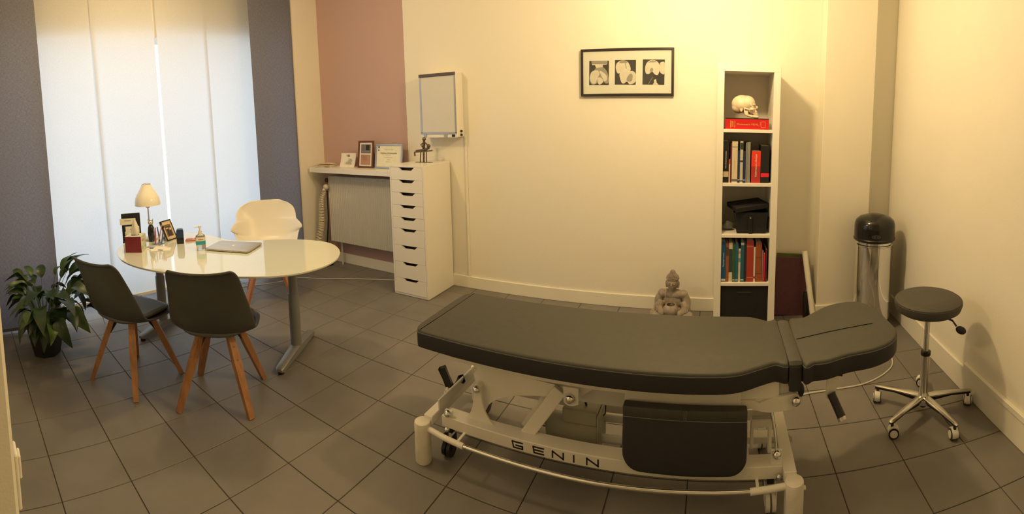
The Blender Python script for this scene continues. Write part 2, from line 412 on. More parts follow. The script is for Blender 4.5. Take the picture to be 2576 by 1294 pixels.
b = B().cyl((-3.745, 3.60, .90), (-3.70, 3.60, .90), .012).cyl((-3.79, 3.60, .90), (-3.745, 3.60, .90), .024)
obj('valve', b, color('valve_brown', (.05, .03, .02)), t, world=True)
obj('pipe', B().tube([(-3.60, 3.60, .265), (-3.60, 3.60, .10), (-3.60, 3.60, 0)], .009), M['rad'], t, world=True)
obj('bracket', B().box((-3.4, 3.625, .3), (-3.37, YB - .001, .9)), M['rad'], t, world=True)

# ---------------------------------------------------------------- wall shelf and what stands on it
t = origin(obj('wall_shelf', B().box((-3.83, 3.40, 1.008), (-2.675, YB, 1.058), .0015), M['white']), (-3.25, YB, 1.008))
tag(t, 'thick white floating wall shelf above the radiator', 'shelf')
ZS = 1.058
# folded towel stack
t = thing('paper_stack', 'flat pile of folded papers at the left end of the wall shelf', 'papers', (-3.70, 3.52, ZS))
for k in range(4):
    o = obj('sheet', B().box((-.10, -.07, k * .005), (.10, .07, k * .005 + .004), .001), (M['paper'], M['towel'])[k % 2], t); o.rotation_euler = (0, 0, .3 + .12 * k * (-1) ** k)
o = obj('folded_leaflet', B().rings([[(x, y, .021 + .012 * math.sin((x + .11) * 14)) for x in (-.11, -.05, 0, .05, .1)] for y in (-.05, .05)], closed=False), M['towel'], t)
o.rotation_euler = (0, 0, .25); o.location = (0, 0, .006)
# white note
t = thing('notice_card', 'small white printed card leaning on the pink wall', 'card', (-3.43, 3.60, ZS))
o = obj('sheet', B().rings([[(x, .04 * (1 - z / .16) ** 2 + (.01 * math.sin(x * 20)), z) for x in (-.095, -.05, 0, .05, .095)] for z in (.0, .05, .10, .14)], closed=False), M['paper'], t, rec=False); o.rotation_euler = (0, 0, PI)
for k in range(6): obj('print_line', B().box((-.065 + .006 * (k % 2), -.0415 + .037 * ((.02 + k * .011) / .16 * 1.9 if k < 5 else .8), .03 + k * .0095), (.062 - .008 * (k % 3), -.0400 + .037 * ((.02 + k * .011) / .16 * 1.9 if k < 5 else .8), .0325 + k * .0095)), M['ink'], t)
obj('logo', B().use(M['gold']).box((-.022, -.0085, .102), (-.002, -.0075, .124)).use(color('print_blue', (.12, .25, .42))).box((0, -.0085, .102), (.018, -.0075, .124)), None, t)
# brown frame
def stand_frame(name, label, cat, loc, rotz, tilt, w_, h_, fw, fm, mount, inner):
    t = thing(name, label, cat, loc, rotz); mx = Matrix.Rotation(-tilt, 4, 'X')
    b = B()
    for a, c in (((-w_ / 2, -.008, 0), (w_ / 2, .008, fw)), ((-w_ / 2, -.008, h_ - fw), (w_ / 2, .008, h_)), ((-w_ / 2, -.008, fw), (-w_ / 2 + fw, .008, h_ - fw)), ((w_ / 2 - fw, -.008, fw), (w_ / 2, .008, h_ - fw))): b.box(a, c, .0015)
    o = obj('frame', b, fm, t); o.rotation_euler = (-tilt, 0, 0)
    o = obj('mount', B().box((-w_ / 2 + fw, -.001, fw), (w_ / 2 - fw, .006, h_ - fw)), mount, t); o.rotation_euler = (-tilt, 0, 0)
    for nm, mm, x0, z0, x1, z1 in inner:
        p = obj(nm, B().box((x0, -.0018, z0), (x1, -.001, z1)), mm, t); p.rotation_euler = (-tilt, 0, 0)
    o = obj('easel_back', B().box((-.012, 0, 0), (.012, .003, h_ * .62)), M['black'], t); o.location = (0, .05, 0); o.rotation_euler = (.03, 0, 0)
    return t
t = stand_frame('photo_frame', 'brown wooden frame with a grey photograph above a rose text panel on the wall shelf', 'picture frame', (-3.165, 3.55, ZS), -.04, .12, .205, .268, .018, M['brown_frame'], M['paper'],
    [('photograph', color('grey_photo', (.16, .15, .14)), -.066, .143, .066, .232), ('photo_foreground', M['petalsh'], -.060, .147, .055, .165), ('photo_tree', M['darkprint'], .0, .175, .05, .228), ('text_panel', color('rose_print', (.42, .24, .17)), -.066, .03, .066, .132)])
for k in range(4): obj('print_line', B().box((-.05, -.0024, .112 - k * .01), (.02, -.0019, .1135 - k * .01)), M['brown_frame'], t).rotation_euler = (-.12, 0, 0)
# diploma
t = stand_frame('diploma_frame', 'silver framed diploma standing on the wall shelf beside the cabinet', 'picture frame', (-2.875, 3.55, ZS), -.03, .14, .335, .235, .016, M['silver'], M['paper'], [('diploma_sheet', color('cream_sheet', (.78, .76, .60)), -.125, .02, .125, .214)])
def flat_text(s, size, x, z, tilt, parent, m=M['ink'], y=-.0026):
    o = lettering(s, size, m, (0, 0, 0), (0, 0, 0), parent, .0002); o.data.transform(Matrix.Rotation(PI / 2, 4, 'X')); o.data.transform(Matrix.Translation((x, y, z))); o.rotation_euler = (-tilt, 0, 0); return o
flat_text("Diplôme d'Ostéopathie", .0215, 0, .148, .14, t)
for k, (x0, x1) in enumerate(((-.07, .075), (-.045, .05), (-.03, .03), (-.05, .05), (-.02, .025), (-.04, .04))):
    obj('print_line', B().box((x0, -.0024, (.187, .178, .128, .105, .085, .065)[k]), (x1, -.0019, (.187, .178, .128, .105, .085, .065)[k] + .0025)), color('print_grey', (.3, .28, .24)), t).rotation_euler = (-.14, 0, 0)
obj('emblem', B().box((-.135, -.0024, .195), (-.118, -.0019, .215)).box((-.135, -.0024, .170), (-.12, -.0019, .182)), color('print_navy', (.03, .06, .2)), t).rotation_euler = (-.14, 0, 0)

# ---------------------------------------------------------------- spine model hanging beside the radiator
t = thing('spine_model', 'anatomical spine model hanging between the left wall and the radiator', 'anatomical model', (-3.77, 3.50, .1))
path = smooth_open([(-3.71, 3.50, .80), (-3.745, 3.49, .72), (-3.752, 3.485, .62), (-3.752, 3.48, .50), (-3.765, 3.475, .40), (-3.80, 3.47, .28), (-3.835, 3.465, .17)], 8)
b = B().tube(path, .004, 6); obj('rod', b, M['steel'], t, world=True)
tot = len(path); nv = 24
for k in range(nv):
    f = (k + .5) / nv * (tot - 1); i = int(f); p = path[i].lerp(path[min(i + 1, tot - 1)], f - i); d = (path[min(i + 1, tot - 1)] - path[i]).normalized()
    r = .016 + .015 * k / nv; q = d.to_track_quat('Z', 'Y').to_matrix().to_4x4(); mx = Matrix.Translation(p) @ q
    b = B().lathe([(r * .9, -.0085), (r, -.006), (r * .86, 0), (r, .006), (r * .9, .0085)], (0, 0, 0), 10, mx)
    for s in (-1, 1): b.tube([mx @ Vector((s * r * .7, r * .6, 0)), mx @ Vector((s * (r + .006), r + .007, -.004))], [.005, .0035], 5)
    b.tube([mx @ Vector((0, r * .8, 0)), mx @ Vector((0, r + .016, .006))], [.005, .004], 5)
    obj('vertebra', b, M['bone2'], t, world=True)
b = B()
for k in range(nv):
    f = (k + 1) / nv * (tot - 1.01); i = int(f); p = path[i]; r = .016 + .014 * k / nv
    for s in (-1, 1): b.tube([p + Vector((s * r * .5, .015, 0)), p + Vector((s * (r + .012), .012, -.012))], .002, 4)
obj('nerve_roots', b, M['nerve'], t, world=True)['kind'] = 'stuff'
b = B().ball((-3.695, 3.50, .845), .03, (1.1, 1, 1)).ball((-3.71, 3.485, .815), .018); obj('occiput', b, M['bone2'], t, world=True)
b = B().ball((-3.86, 3.46, .12), .06, (1, .6, .7)).ball((-3.77, 3.46, .14), .05, (1, .6, .6)); obj('pelvis', b, M['bone2'], t, world=True)
b = B().tube([(-3.70, 3.52, .80), (-3.705, 3.52, .5), (-3.73, 3.51, .25), (-3.74, 3.51, .02)], .008, 8).cyl((-3.76, 3.50, 0), (-3.76, 3.50, .015), .09); obj('stand', b, M['black'], t, world=True)

# ---------------------------------------------------------------- tall drawer cabinet
t = thing('drawer_cabinet', 'tall narrow white cabinet with nine drawers against the back wall', 'cabinet', (-2.43, 3.45, 0))
X0, X1, Y0c, Y1c, H_ = -2.61, -2.25, 3.24, 3.655, 1.135
b = B().box((X0, Y0c, .02), (X0 + .016, Y1c, H_ - .016), .001).box((X1 - .016, Y0c, .02), (X1, Y1c, H_ - .016), .001).box((X0, Y0c, H_ - .016), (X1, Y1c, H_), .0015).box((X0, Y0c + .004, .004), (X1, Y1c, .02)).box((X0 + .016, Y1c - .006, .02), (X1 - .016, Y1c, H_ - .016))
obj('body', b, M['white'], t, world=True)
obj('interior', B().box((X0 + .02, Y0c + .05, .03), (X1 - .02, Y1c - .01, H_ - .03)), color('dark_interior', (.03, .028, .025)), t, world=True)
zs = [1.119, 1.012, .904, .796, .69, .591, .444, .297, .155, .022]
for k in range(9):
    z1, z0 = zs[k] - .001, zs[k + 1] + .001; a, c = X0 + .0175, X1 - .0175; mid = (a + c) / 2 ; cut = .026
    pts = [(a, z0), (c, z0), (c, z1), (mid + .083, z1), (mid + .052, z1 - cut), (mid - .052, z1 - cut), (mid - .083, z1), (a, z1)]
    b = B().rings([[(x, Y0c, z) for x, z in pts], [(x, Y0c + .017, z) for x, z in pts]]); obj('drawer_front', b, M['white'], t, world=True, smooth=0)
# metal wire sculpture on the cabinet
t = thing('metal_figurine', 'small metal figurine of a person treating a patient on the drawer cabinet', 'figurine', (-2.42, 3.50, H_))
b = B().box((-.085, -.02, 0), (.08, .02, .004), .001); obj('base_plate', b, M['darksteel'], t)
b = B().tube([(-.10, 0, .090), (.09, 0, .105)], .006, 8)
for x in (-.035, .03): b.tube([(x, -.01, .004), (x * .9, 0, .095)], .005, 6)
b.tube([(-.10, 0, .09), (-.098, 0, .055)], .007, 6); obj('couch', b, M['darksteel'], t)
b = B().ball((.055, 0, .145), .017).tube([(.055, 0, .13), (.03, 0, .118), (-.03, 0, .108), (-.085, 0, .103)], [.011, .012, .009, .006], 8); obj('patient', b, M['darksteel'], t)
b = B().ball((0, .012, .205), .017).tube([(0, .012, .19), (-.005, .012, .15), (-.008, .012, .10), (-.012, .012, .004)], [.01, .014, .010, .008], 8).tube([(-.002, .012, .178), (-.03, .0, .155), (.0, -.006, .125)], .006, 6).tube([(0, .012, .178), (.03, 0, .165), (.05, -.004, .15)], .006, 6); obj('therapist', b, M['darksteel'], t)
# light box above
t = thing('light_box', 'white wall mounted radiograph light box above the drawer cabinet', 'light box', (-2.29, YB, 1.345))
x0, x1, y0, z0, z1 = -2.468, -2.100, 3.535, 1.352, 1.905
obj('housing', B().box((x0, y0 + .012, z0), (x1, YB, z1), .004), M['white'], t, world=True)
b = B().box((x0, y0 + .002, z0 + .04), (x0 + .018, y0 + .012, z1)).box((x1 - .012, y0 + .002, z0 + .04), (x1, y0 + .012, z1)).box((x0, y0 + .002, z0 + .028), (x1, y0 + .012, z0 + .045)); obj('side_rails', b, M['silver'], t, world=True)
b = B().box((x0, y0 - .006, z1 - .028), (x1, y0 + .012, z1 - .002), .003); obj('top_clip', b, color('dark_clip', (.09, .07, .07), .3), t, world=True)
b = B().box((x0 + .018, y0 + .004, z0 + .045), (x1 - .012, y0 + .012, z1 - .028)); obj('diffuser', b, M['film'], t, world=True)
obj('lower_panel', B().box((x0, y0 + .006, z0), (x1, y0 + .012, z0 + .028)), M['white'], t, world=True)
for a in (.03, .245): obj('clip', B().box((x0 + a, y0 - .001, z0 + .004), (x0 + a + .03, y0 + .006, z0 + .030), .001), M['silver'], t, world=True)
obj('switch', B().box((x1 - .045, y0, z0 + .005), (x1 - .015, y0 + .006, z0 + .024), .001), M['black'], t, world=True)
for zz in (.05, .018): obj('knob', B().cyl((x1, YB - .055, z0 + zz), (x1 + .012, YB - .055, z0 + zz), .011), M['black'], t, world=True)
# framed orchid print
t = thing('orchid_picture', 'wide black framed picture of three white orchid photographs on the back wall', 'picture', (-.67, YB, 1.665))
x0, x1, z0, z1, yf = -1.033, -.312, 1.664, 2.021, YB - .030; fw = .018
b = B()
for a, c in (((x0, yf, z0), (x1, YB - .002, z0 + fw)), ((x0, yf, z1 - fw), (x1, YB - .002, z1)), ((x0, yf, z0 + fw), (x0 + fw, YB - .002, z1 - fw)), ((x1 - fw, yf, z0 + fw), (x1, YB - .002, z1 - fw))): b.box(a, c, .0015)
obj('frame', b, M['picblack'], t, world=True)
obj('mount', B().box((x0 + fw, yf + .010, z0 + fw), (x1 - fw, yf + .014, z1 - fw)), M['mount'], t, world=True)
def px2(u, v):  # 2264x1294 zoom coordinates of the picture to wall x, z
    fx = (u - (165 + (v - 200) * .014)) / 1900; fz = (1150 - v + (u - 170) * -.016) / 950
    return x0 + fx * (x1 - x0), z0 + fz * (z1 - z0)
def poly(b, pts, y, k=1):
    p = [px2(*q) for q in pts]
    if k > 1: p = [tuple(v) for v in smooth_closed(p, k)]
    b.rings([[(x, y, z) for x, z in p], [(x, y + .0004, z) for x, z in p]])
ya = yf + .0085
pr = []
for (u0, v0, u1, v1) in ((345, 432, 755, 918), (880, 418, 1308, 910), (1445, 408, 1885, 905)):
    b = B().use(M['darkprint']); poly(b, [(u0, v0), (u0, v1), (u1, v1), (u1, v0)], ya + .0010); pr.append(b)
b = pr[0]; b.use(M['petalsh']); poly(b, [(390, 436), (725, 434), (722, 497), (395, 492)], ya + .0004)
poly(b, [(470, 590), (590, 545), (680, 600), (735, 700), (752, 860), (690, 885), (600, 820), (480, 900), (400, 905), (370, 800)], ya + .0006, 4)
b.use(M['petal']); poly(b, [(455, 497), (628, 497), (628, 560), (490, 575)], ya + .0003); poly(b, [(398, 495), (720, 500), (700, 512), (410, 520)], ya + .0002)
poly(b, [(358, 760), (400, 650), (520, 620), (560, 690), (520, 780), (480, 880), (420, 890), (370, 840)], ya + .0002, 4); poly(b, [(560, 650), (600, 640), (700, 720), (720, 800), (690, 840), (650, 830), (600, 730)], ya + .0002, 4); poly(b, [(520, 780), (590, 770), (640, 850), (570, 910), (530, 880)], ya + .0001, 4)
b = pr[1]; b.use(M['petal']); poly(b, [(895, 560), (930, 470), (1040, 425), (1140, 460), (1195, 560), (1190, 640), (1100, 660), (990, 680), (930, 680)], ya + .0005, 4)
poly(b, [(975, 700), (1060, 625), (1180, 640), (1250, 640), (1305, 700), (1300, 850), (1190, 905), (1130, 850), (1060, 890), (1010, 850)], ya + .0003, 4)
b.use(M['petalsh']); poly(b, [(1120, 800), (1180, 700), (1240, 710), (1230, 830), (1160, 850)], ya + .0001, 4); poly(b, [(1062, 420), (1078, 420), (1125, 590), (1110, 590)], ya + .0001); poly(b, [(990, 440), (1100, 430), (1140, 480), (960, 485)], ya + .0002)
b = pr[2]; b.use(M['petal']); poly(b, [(1495, 560), (1540, 460), (1640, 415), (1750, 460), (1790, 570), (1755, 705), (1690, 700), (1630, 640), (1580, 690), (1510, 680)], ya + .0003, 4)
poly(b, [(1790, 480), (1850, 450), (1884, 480), (1884, 685), (1820, 680), (1785, 620)], ya + .0005, 3); poly(b, [(1650, 905), (1680, 860), (1675, 810), (1720, 790), (1730, 860), (1775, 905)], ya + .0003)
b.use(M['petalsh']); poly(b, [(1590, 620), (1630, 565), (1660, 620), (1620, 660)], ya + .0001, 4); poly(b, [(1560, 890), (1648, 750), (1655, 752), (1570, 893)], ya + .0003); poly(b, [(1540, 470), (1640, 422), (1740, 460)], ya + .0002)
for q in pr: obj('photo_print', q, None, t, world=True, smooth=0, rec=True)
obj('glass_pane', B().box((x0 + fw, yf + .004, z0 + fw), (x1 - fw, yf + .006, z1 - fw)), M['pane'], t, world=True)
# ================================================================ OPEN SHELF TOWER
SX0, SX1, SY0, SY1, SH = .037, .467, 3.275, 3.655, 1.872
IX0, IX1 = SX0 + .047, SX1 - .047
t = thing('shelf_tower', 'tall narrow white open shelf with five compartments', 'bookshelf', ((SX0 + SX1) / 2, 3.46, 0))
for a, c in ((SX0, IX0), (IX1, SX1)): obj('side_panel', B().box((a, SY0, 0), (c, SY1, SH - .05), .0015), M['white'], t, world=True)
obj('top_panel', B().box((SX0, SY0, SH - .05), (SX1, SY1, SH), .0015), M['white'], t, world=True)
obj('bottom_panel', B().box((IX0, SY0, 0), (IX1, SY1, .045), .0015), M['white'], t, world=True)
LV = [.368, .710, 1.068, 1.436]
for z in LV: obj('shelf', B().box((IX0, SY0 + .002, z - .022), (IX1, SY1, z), .001), M['white'], t, world=True)
obj('back_panel', B().box((IX0, SY1 - .004, .045), (IX1, SY1, SH - .05)), M['white'], t, world=True)
YS = 3.302
def book(label, x0, wd, h, z, col, dp=.17, tilt=0, y=YS, group='books on the second shelf from the top', bands=(), title=None, tcol=None, tsize=.014, name='book', pages=True):
    t = thing(name, label, 'book', (x0, y, z), 0, group); t.rotation_euler = (0, tilt, 0)
    m = color('cover_%d_%d_%d' % tuple(int(c * 255) for c in col), col, .42)
    c = .0025 if wd > .012 else .0012
    b = B().box((0, 0, 0), (c, dp, h)).box((wd - c, 0, 0), (wd, dp, h)).box((c, 0, 0), (wd - c, c, h), 0); obj('cover', b, m, t)
    obj('pages', B().box((c, c, .003), (wd - c, dp - .003, h - .003)), M['paper'], t)
    for z0, z1, bc in bands: obj('label_band', B().box((.0005, -.0006, z0 * h), (wd - .0005, .0, z1 * h)), color('band_%d_%d_%d' % tuple(int(q * 255) for q in bc), bc, .45), t)
    if title:
        o = lettering(title, tsize, tcol or M['paper'], (wd / 2, -.0012, h * .55), (PI / 2, -PI / 2, 0), t, .0002)
    return t
# second compartment from the top
G2 = 'books in the second compartment'
kx = lambda u: .084 + (u - 130) * .000562
hh = lambda v: (1175 - v) * .000546
book('thick black book with a white spine title at the left end of the upper row', kx(130), .040, hh(652), LV[2], (.012, .012, .012), .2, group=G2, bands=((.14, .27, (.5, .42, .33)),), title="Atlas d'anatomie humaine", tsize=.0115)
book('thin book with red and cream spine beside the thick black book', kx(204), .0085, hh(880), LV[2], (.62, .55, .45), .17, group=G2, bands=((.80, 1, (.6, .05, .07)),))
book('thin dark plum book left of the wide cream book', kx(221), .009, hh(680), LV[2], (.12, .02, .03), .18, group=G2)
book('wide cream book with brown lettering and a small blue box on its spine', kx(240), .039, hh(655), LV[2], (.60, .52, .40), .2, group=G2, bands=((.03, .09, (.12, .12, .16)), (.86, .875, (.15, .12, .1))))
_c = [o for o in C.objects if o.parent is None and o.name.startswith('book')][-1]
for z0, z1, x in ((.09, .16, .017), (.10, .15, .022), (.165, .175, .019)): obj('print_line', B().box((x, -.0008, z0), (x + .0022, 0, z1)), M['gold'], _c)
book('slim dark blue book right of the wide cream book', kx(313), .014, hh(772), LV[2], (.02, .035, .10), .16, group=G2, bands=((.08, .1, (.6, .6, .55)),))
book('tall slim pale grey book with a black block near its top', kx(340), .020, hh(650), LV[2], (.45, .45, .40), .2, group=G2, bands=((.80, .96, (.03, .04, .03)), (.5, .54, (.04, .04, .05)), (.03, .06, (.05, .05, .06))))
book('slim navy blue book left of the grey journals', kx(379), .016, hh(775), LV[2], (.018, .025, .085), .16, group=G2, bands=((.08, .1, (.6, .6, .55)),))
for k, lb in enumerate(('grey journal touching the navy blue book', 'middle one of the three thin grey journals', 'grey journal with a free right side, next to the red book')):
    book(lb, kx(410) + k * .0105, .0095, hh(668 - 4 * k), LV[2], (.20 + .04 * k, .21 + .04 * k, .21 + .03 * k), .19, group=G2)
book('thick two-tone red book with a white spine title', kx(480), .064, hh(772), LV[2], (.42, .035, .035), .15, group=G2, bands=((.52, .998, (.75, .045, .02)),), title='Vademecum clinique', tsize=.019)
book('thick black book with a bright red band at the right end of the upper row', kx(598), .058, hh(705), LV[2], (.014, .013, .013), .19, group=G2, bands=((.165, .27, (.75, .02, .05)),), title=None)
# fourth compartment
G4 = 'books in the fourth compartment'
kx = lambda u: .085 + (u - 118) * .00076
hh = lambda v: (850 - v) * .000766 + .01
for lb, u0, u1, v, col, dp, bands, title, ts in (
    ('blue book with a white spine title at the left end of the lower row', 118, 160, 488, (.015, .10, .26), .24, ((.02, .07, (.6, .6, .6)),), 'Physiologie humaine', .0125),
    ('narrow orange brown book right of the blue titled book', 161, 187, 505, (.33, .10, .035), .2, ((.68, .9, (.10, .05, .04)),), None, 0),
    ('white book with a long dark title block on its spine', 188, 222, 500, (.60, .55, .45), .2, ((.25, .84, (.04, .05, .06)),), None, 0),
    ('slim green book right of the white book with dark block', 223, 245, 515, (.035, .11, .045), .19, ((.04, .06, (.7, .7, .6)),), None, 0),
    ('blue green slim book between the green and the striped book', 246, 276, 508, (.02, .12, .20), .19, ((.04, .06, (.7, .7, .6)),), None, 0),
    ('slim cream striped book among the teal books', 277, 297, 555, (.60, .54, .42), .17, ((.6, .72, (.10, .30, .32)), (.85, .93, (.45, .25, .12))), None, 0),
    ('teal blue book with a pale patch at its top', 298, 330, 490, (.02, .105, .16), .19, ((.92, .98, (.6, .6, .55)), (.04, .06, (.7, .7, .6))), None, 0),
    ('very dark slim book left of the tall red book', 331, 350, 500, (.025, .025, .03), .18, (), None, 0),
    ('tall wide brick red book in the lower row', 352, 417, 478, (.36, .045, .035), .2, ((.86, .875, (.6, .25, .15)), (.1, .115, (.5, .2, .12))), None, 0),
    ('very thin white book right of the tall red book', 418, 435, 540, (.65, .6, .5), .18, ((.1, .16, (.4, .03, .03)),), None, 0),
    ('wide rust orange book in the lower row', 437, 493, 500, (.30, .085, .03), .19, ((.62, .64, (.14, .04, .02)), (.2, .22, (.14, .04, .02))), None, 0),
    ('thin mauve book right of the rust orange book', 496, 508, 570, (.30, .17, .20), .17, (), None, 0),
    ('thin bright red book near the right end of the lower row', 511, 525, 600, (.72, .03, .05), .17, ((.02, .06, (.2, .02, .03)),), None, 0),
    ('dark red leaning book at the right end of the lower row', 529, 545, 560, (.12, .025, .03), .18, (), None, 0)):
    book(lb, kx(u0), kx(u1) - kx(u0) - .0008, min(hh(v), .312), LV[0], col, dp, group=G4, bands=bands, title=title, tsize=ts, y=3.30)
# lying red dictionary and skull
t = thing('dictionary', 'thick red dictionary lying flat under the skull', 'book', (.245, 3.30, LV[3]))
b = B().box((-.150, .002, 0), (.150, .205, .003)).box((-.150, .002, .065), (.150, .205, .068)).box((-.150, 0, 0), (.150, .003, .068), .0012); obj('cover', b, M['red'], t)
obj('pages', B().box((-.146, .003, .003), (.146, .2, .065)), M['paper'], t)
o = lettering('Dictionnaire VIDAL', .0185, M['gold'], (.004, -.0008, .033), (PI / 2, 0, 0), t, .0002)
o = lettering('2008', .02, M['gold'], (-.10, -.0008, .034), (PI / 2, -PI / 2, 0), t, .0002)
for x in (-.115, -.086): obj('year_band', B().box((x, -.0005, .010), (x + .003, .0, .058)), M['gold'], t)
b = B(); 
for z in (.014, .052): b.box((.096, -.0005, z), (.126, 0, z + .0015))
for x in (.096, .1245): b.box((x, -.0005, .014), (x + .0015, 0, .0535))
b.box((.089, -.0005, .02), (.091, 0, .05)); obj('emblem', b, M['gold'], t)
o = origin(obj('dark_cloth', B().box((.10, 3.33, LV[3] + .0685), (.40, 3.48, LV[3] + .074), .002), M['black'], None), (.25, 3.4, LV[3] + .0685)); tag(o, 'black cloth between the skull and the red dictionary', 'cloth')
def remeshed(b, vox, cuts=(), m=None, sm=2):
    o = obj('shape', b, m); md = o.modifiers.new('r', 'REMESH'); md.mode = 'VOXEL'; md.voxel_size = vox
    md = o.modifiers.new('s', 'SMOOTH'); md.iterations = sm; md.factor = .5
    hs = []
    for c in cuts:
        h = obj('cut', c, m); md = o.modifiers.new('b', 'BOOLEAN'); md.operation = 'DIFFERENCE'; md.object = h; md.solver = 'EXACT'; hs.append(h)
    me = evaluated(o)
    for h in hs: bpy.data.objects.remove(h)
    me.polygons.foreach_set('use_smooth', [True] * len(me.polygons))
    if cuts: me.set_sharp_from_angle(angle=R(50))
    return me
t = thing('skull_model', 'bone coloured anatomical skull facing right on the red dictionary', 'skull', (.237, 3.392, LV[3] + .076), R(-12))
b = B().ball((-.026, 0, .097), 1, (.074, .058, .061), None, 32, 20).ball((.012, 0, .102), 1, (.056, .052, .053), None, 32, 20).ball((-.052, 0, .074), 1, (.046, .046, .044), None, 32, 20).ball((.045, 0, .062), 1, (.030, .036, .036)).ball((.060, 0, .040), 1, (.026, .026, .018)).ball((.064, 0, .092), 1, (.010, .038, .008)).ball((.078, 0, .074), 1, (.012, .007, .012))
for s in (-1, 1):
    b.tube([(.060, s * .036, .060), (.035, s * .050, .058), (.0, s * .056, .066)], [.010, .006, .006], 8); b.tube([(.062, s * .034, .060), (.052, s * .042, .082), (.040, s * .044, .100)], [.008, .006, .005], 8)
    b.ball((-.022, s * .044, .052), .010, (1, .8, 1.4))
md_ = [B().ball((.078, -.021, .076), .0165, (1.1, 1, .95)), B().ball((.078, .021, .076), .0165, (1.1, 1, .95)), B().ball((.090, 0, .053), .010, (1.2, .9, 1.3))]
me = remeshed(b, .0026, md_, M['bone'], 12); o = bpy.data.objects.new('cranium', me); C.objects.link(o); o.parent = t
b = B()
for s in (-1, 1):
    b.tube(smooth_open([(-.002, s * .044, .058), (.003, s * .043, .035), (.012, s * .040, .012), (.045, s * .030, .002), (.080, s * .012, -.004), (.088, 0, -.003)], 4), [.006] * 4 + [.009] * 8 + [.010] * 9, 8)
    b.tube([(.018, s * .040, .014), (.02, s * .041, .050)], [.010, .005], 8)
me = remeshed(b, .003, (), M['bone']); o = bpy.data.objects.new('mandible', me); C.objects.link(o); o.parent = t; o.location = (0, 0, .011)
b = B()
for k in range(12):
    a = -1.35 + k * 2.7 / 11
    for z0, z1 in ((.019, .028), (.0285, .037)):
        b.box((-.0025, -.0022, z0), (.0025, .0022, z1), .0006, Matrix.Translation((.058 + .031 * math.cos(a) - .002, .022 * math.sin(a), -.004)) @ Matrix.Rotation(a, 4, 'Z'))
obj('teeth', b, M['paper'], t)
# lidded black canvas box
t = thing('lidded_box', 'black canvas storage box with its lid askew in the middle compartment', 'storage box', (.285, 3.40, LV[1]))
b = B().rings([[(-.095, -.085, .001), (.11, -.085, .001), (.11, .09, .001), (-.095, .09, .001)], [(-.118, -.095, .15), (.122, -.095, .15), (.122, .1, .15), (-.118, .1, .15)]], True, False).rings([[(-.112, -.089, .15), (.116, -.089, .15), (.116, .094, .15), (-.112, .094, .15)], [(-.09, -.08, .006), (.105, -.08, .006), (.105, .085, .006), (-.09, .085, .006)]], False, True)
obj('body', b, M['darkbox'], t)
o = obj('lid', B().box((-.125, -.10, 0), (.125, .105, .035), .004), M['darkbox'], t); o.location = (-.012, .0, .163); o.rotation_euler = (R(8), R(-6), R(14))
o.location = (-.012, .010, .166); o.rotation_euler = (R(2), R(-5), R(18))
obj('strap', B().box((-.012, -.103, -.0005), (.012, -.090, .12), .002), M['black'], t); obj('stud', B().ball((0, -.104, .112), .004), M['steel'], t)
o = obj('crumpled_wrap', B().tube([(-.0, 0, .02), (.03, .0, .03), (.06, .01, .022), (.075, .01, .03)], [.018, .03, .026, .01], 9), M['grey_screen']); o.location = (.095, 3.40, LV[1] + .012); tag(o, 'crumpled grey wrap left of the lidded black box', 'wrap')
# big black box at the bottom
t = thing('drawer_box', 'large black box filling the bottom compartment', 'storage box', ((IX0 + IX1) / 2, 3.46, .045))
wv = (IX1 - IX0) / 2 - .004
obj('body', B().box((-wv, -.17, 0), (wv, .17, .298), .003), M['darkbox'], t)
obj('handle_slot', B().box((-.05, -.1715, .235), (.05, -.169, .252), .001), M['blackgloss'], t)
for o in list(C.objects):
    if o.parent is None and o.name.split('.')[0] in ('shelf_tower', 'book', 'dictionary', 'dark_cloth', 'skull_model', 'lidded_box', 'crumpled_wrap', 'drawer_box'): o.location.x -= .022
# ================================================================ leaning mats and tube
t = thing('purple_mat', 'purple foam mat leaning on the wall right of the shelf tower', 'mat', (.60, 3.58, 0))
obj('foam', B().box((-.125, -.012, 0), (.125, .0, .448), .004), M['purple'], t); t.rotation_euler = (R(-6), R(3), 0)
t = thing('green_mat', 'olive green foam mat behind the purple mat', 'mat', (.60, 3.597, 0)); obj('foam', B().box((-.122, -.012, 0), (.125, .0, .472), .004), M['green'], t); t.rotation_euler = (R(-6), R(3), 0)
t = thing('white_tube', 'long white cardboard tube leaning between the purple mat and the column', 'tube', (.770, 3.462, 0.02))
b = B().lathe([(.014, 0), (.022, 0), (.022, .50), (.014, .50), (.014, 0)], seg=20, cap=False); o = obj('tube_wall', b, M['paper'], t); t.rotation_euler = (R(-14), R(-7), 0)
o = origin(obj('dark_pouch', B().box((.70, 3.50, 0), (.745, 3.55, .20), .012, None, 2), M['black']), (.72, 3.52, 0)); tag(o, 'dark pouch on the floor behind the leaning white tube', 'pouch')
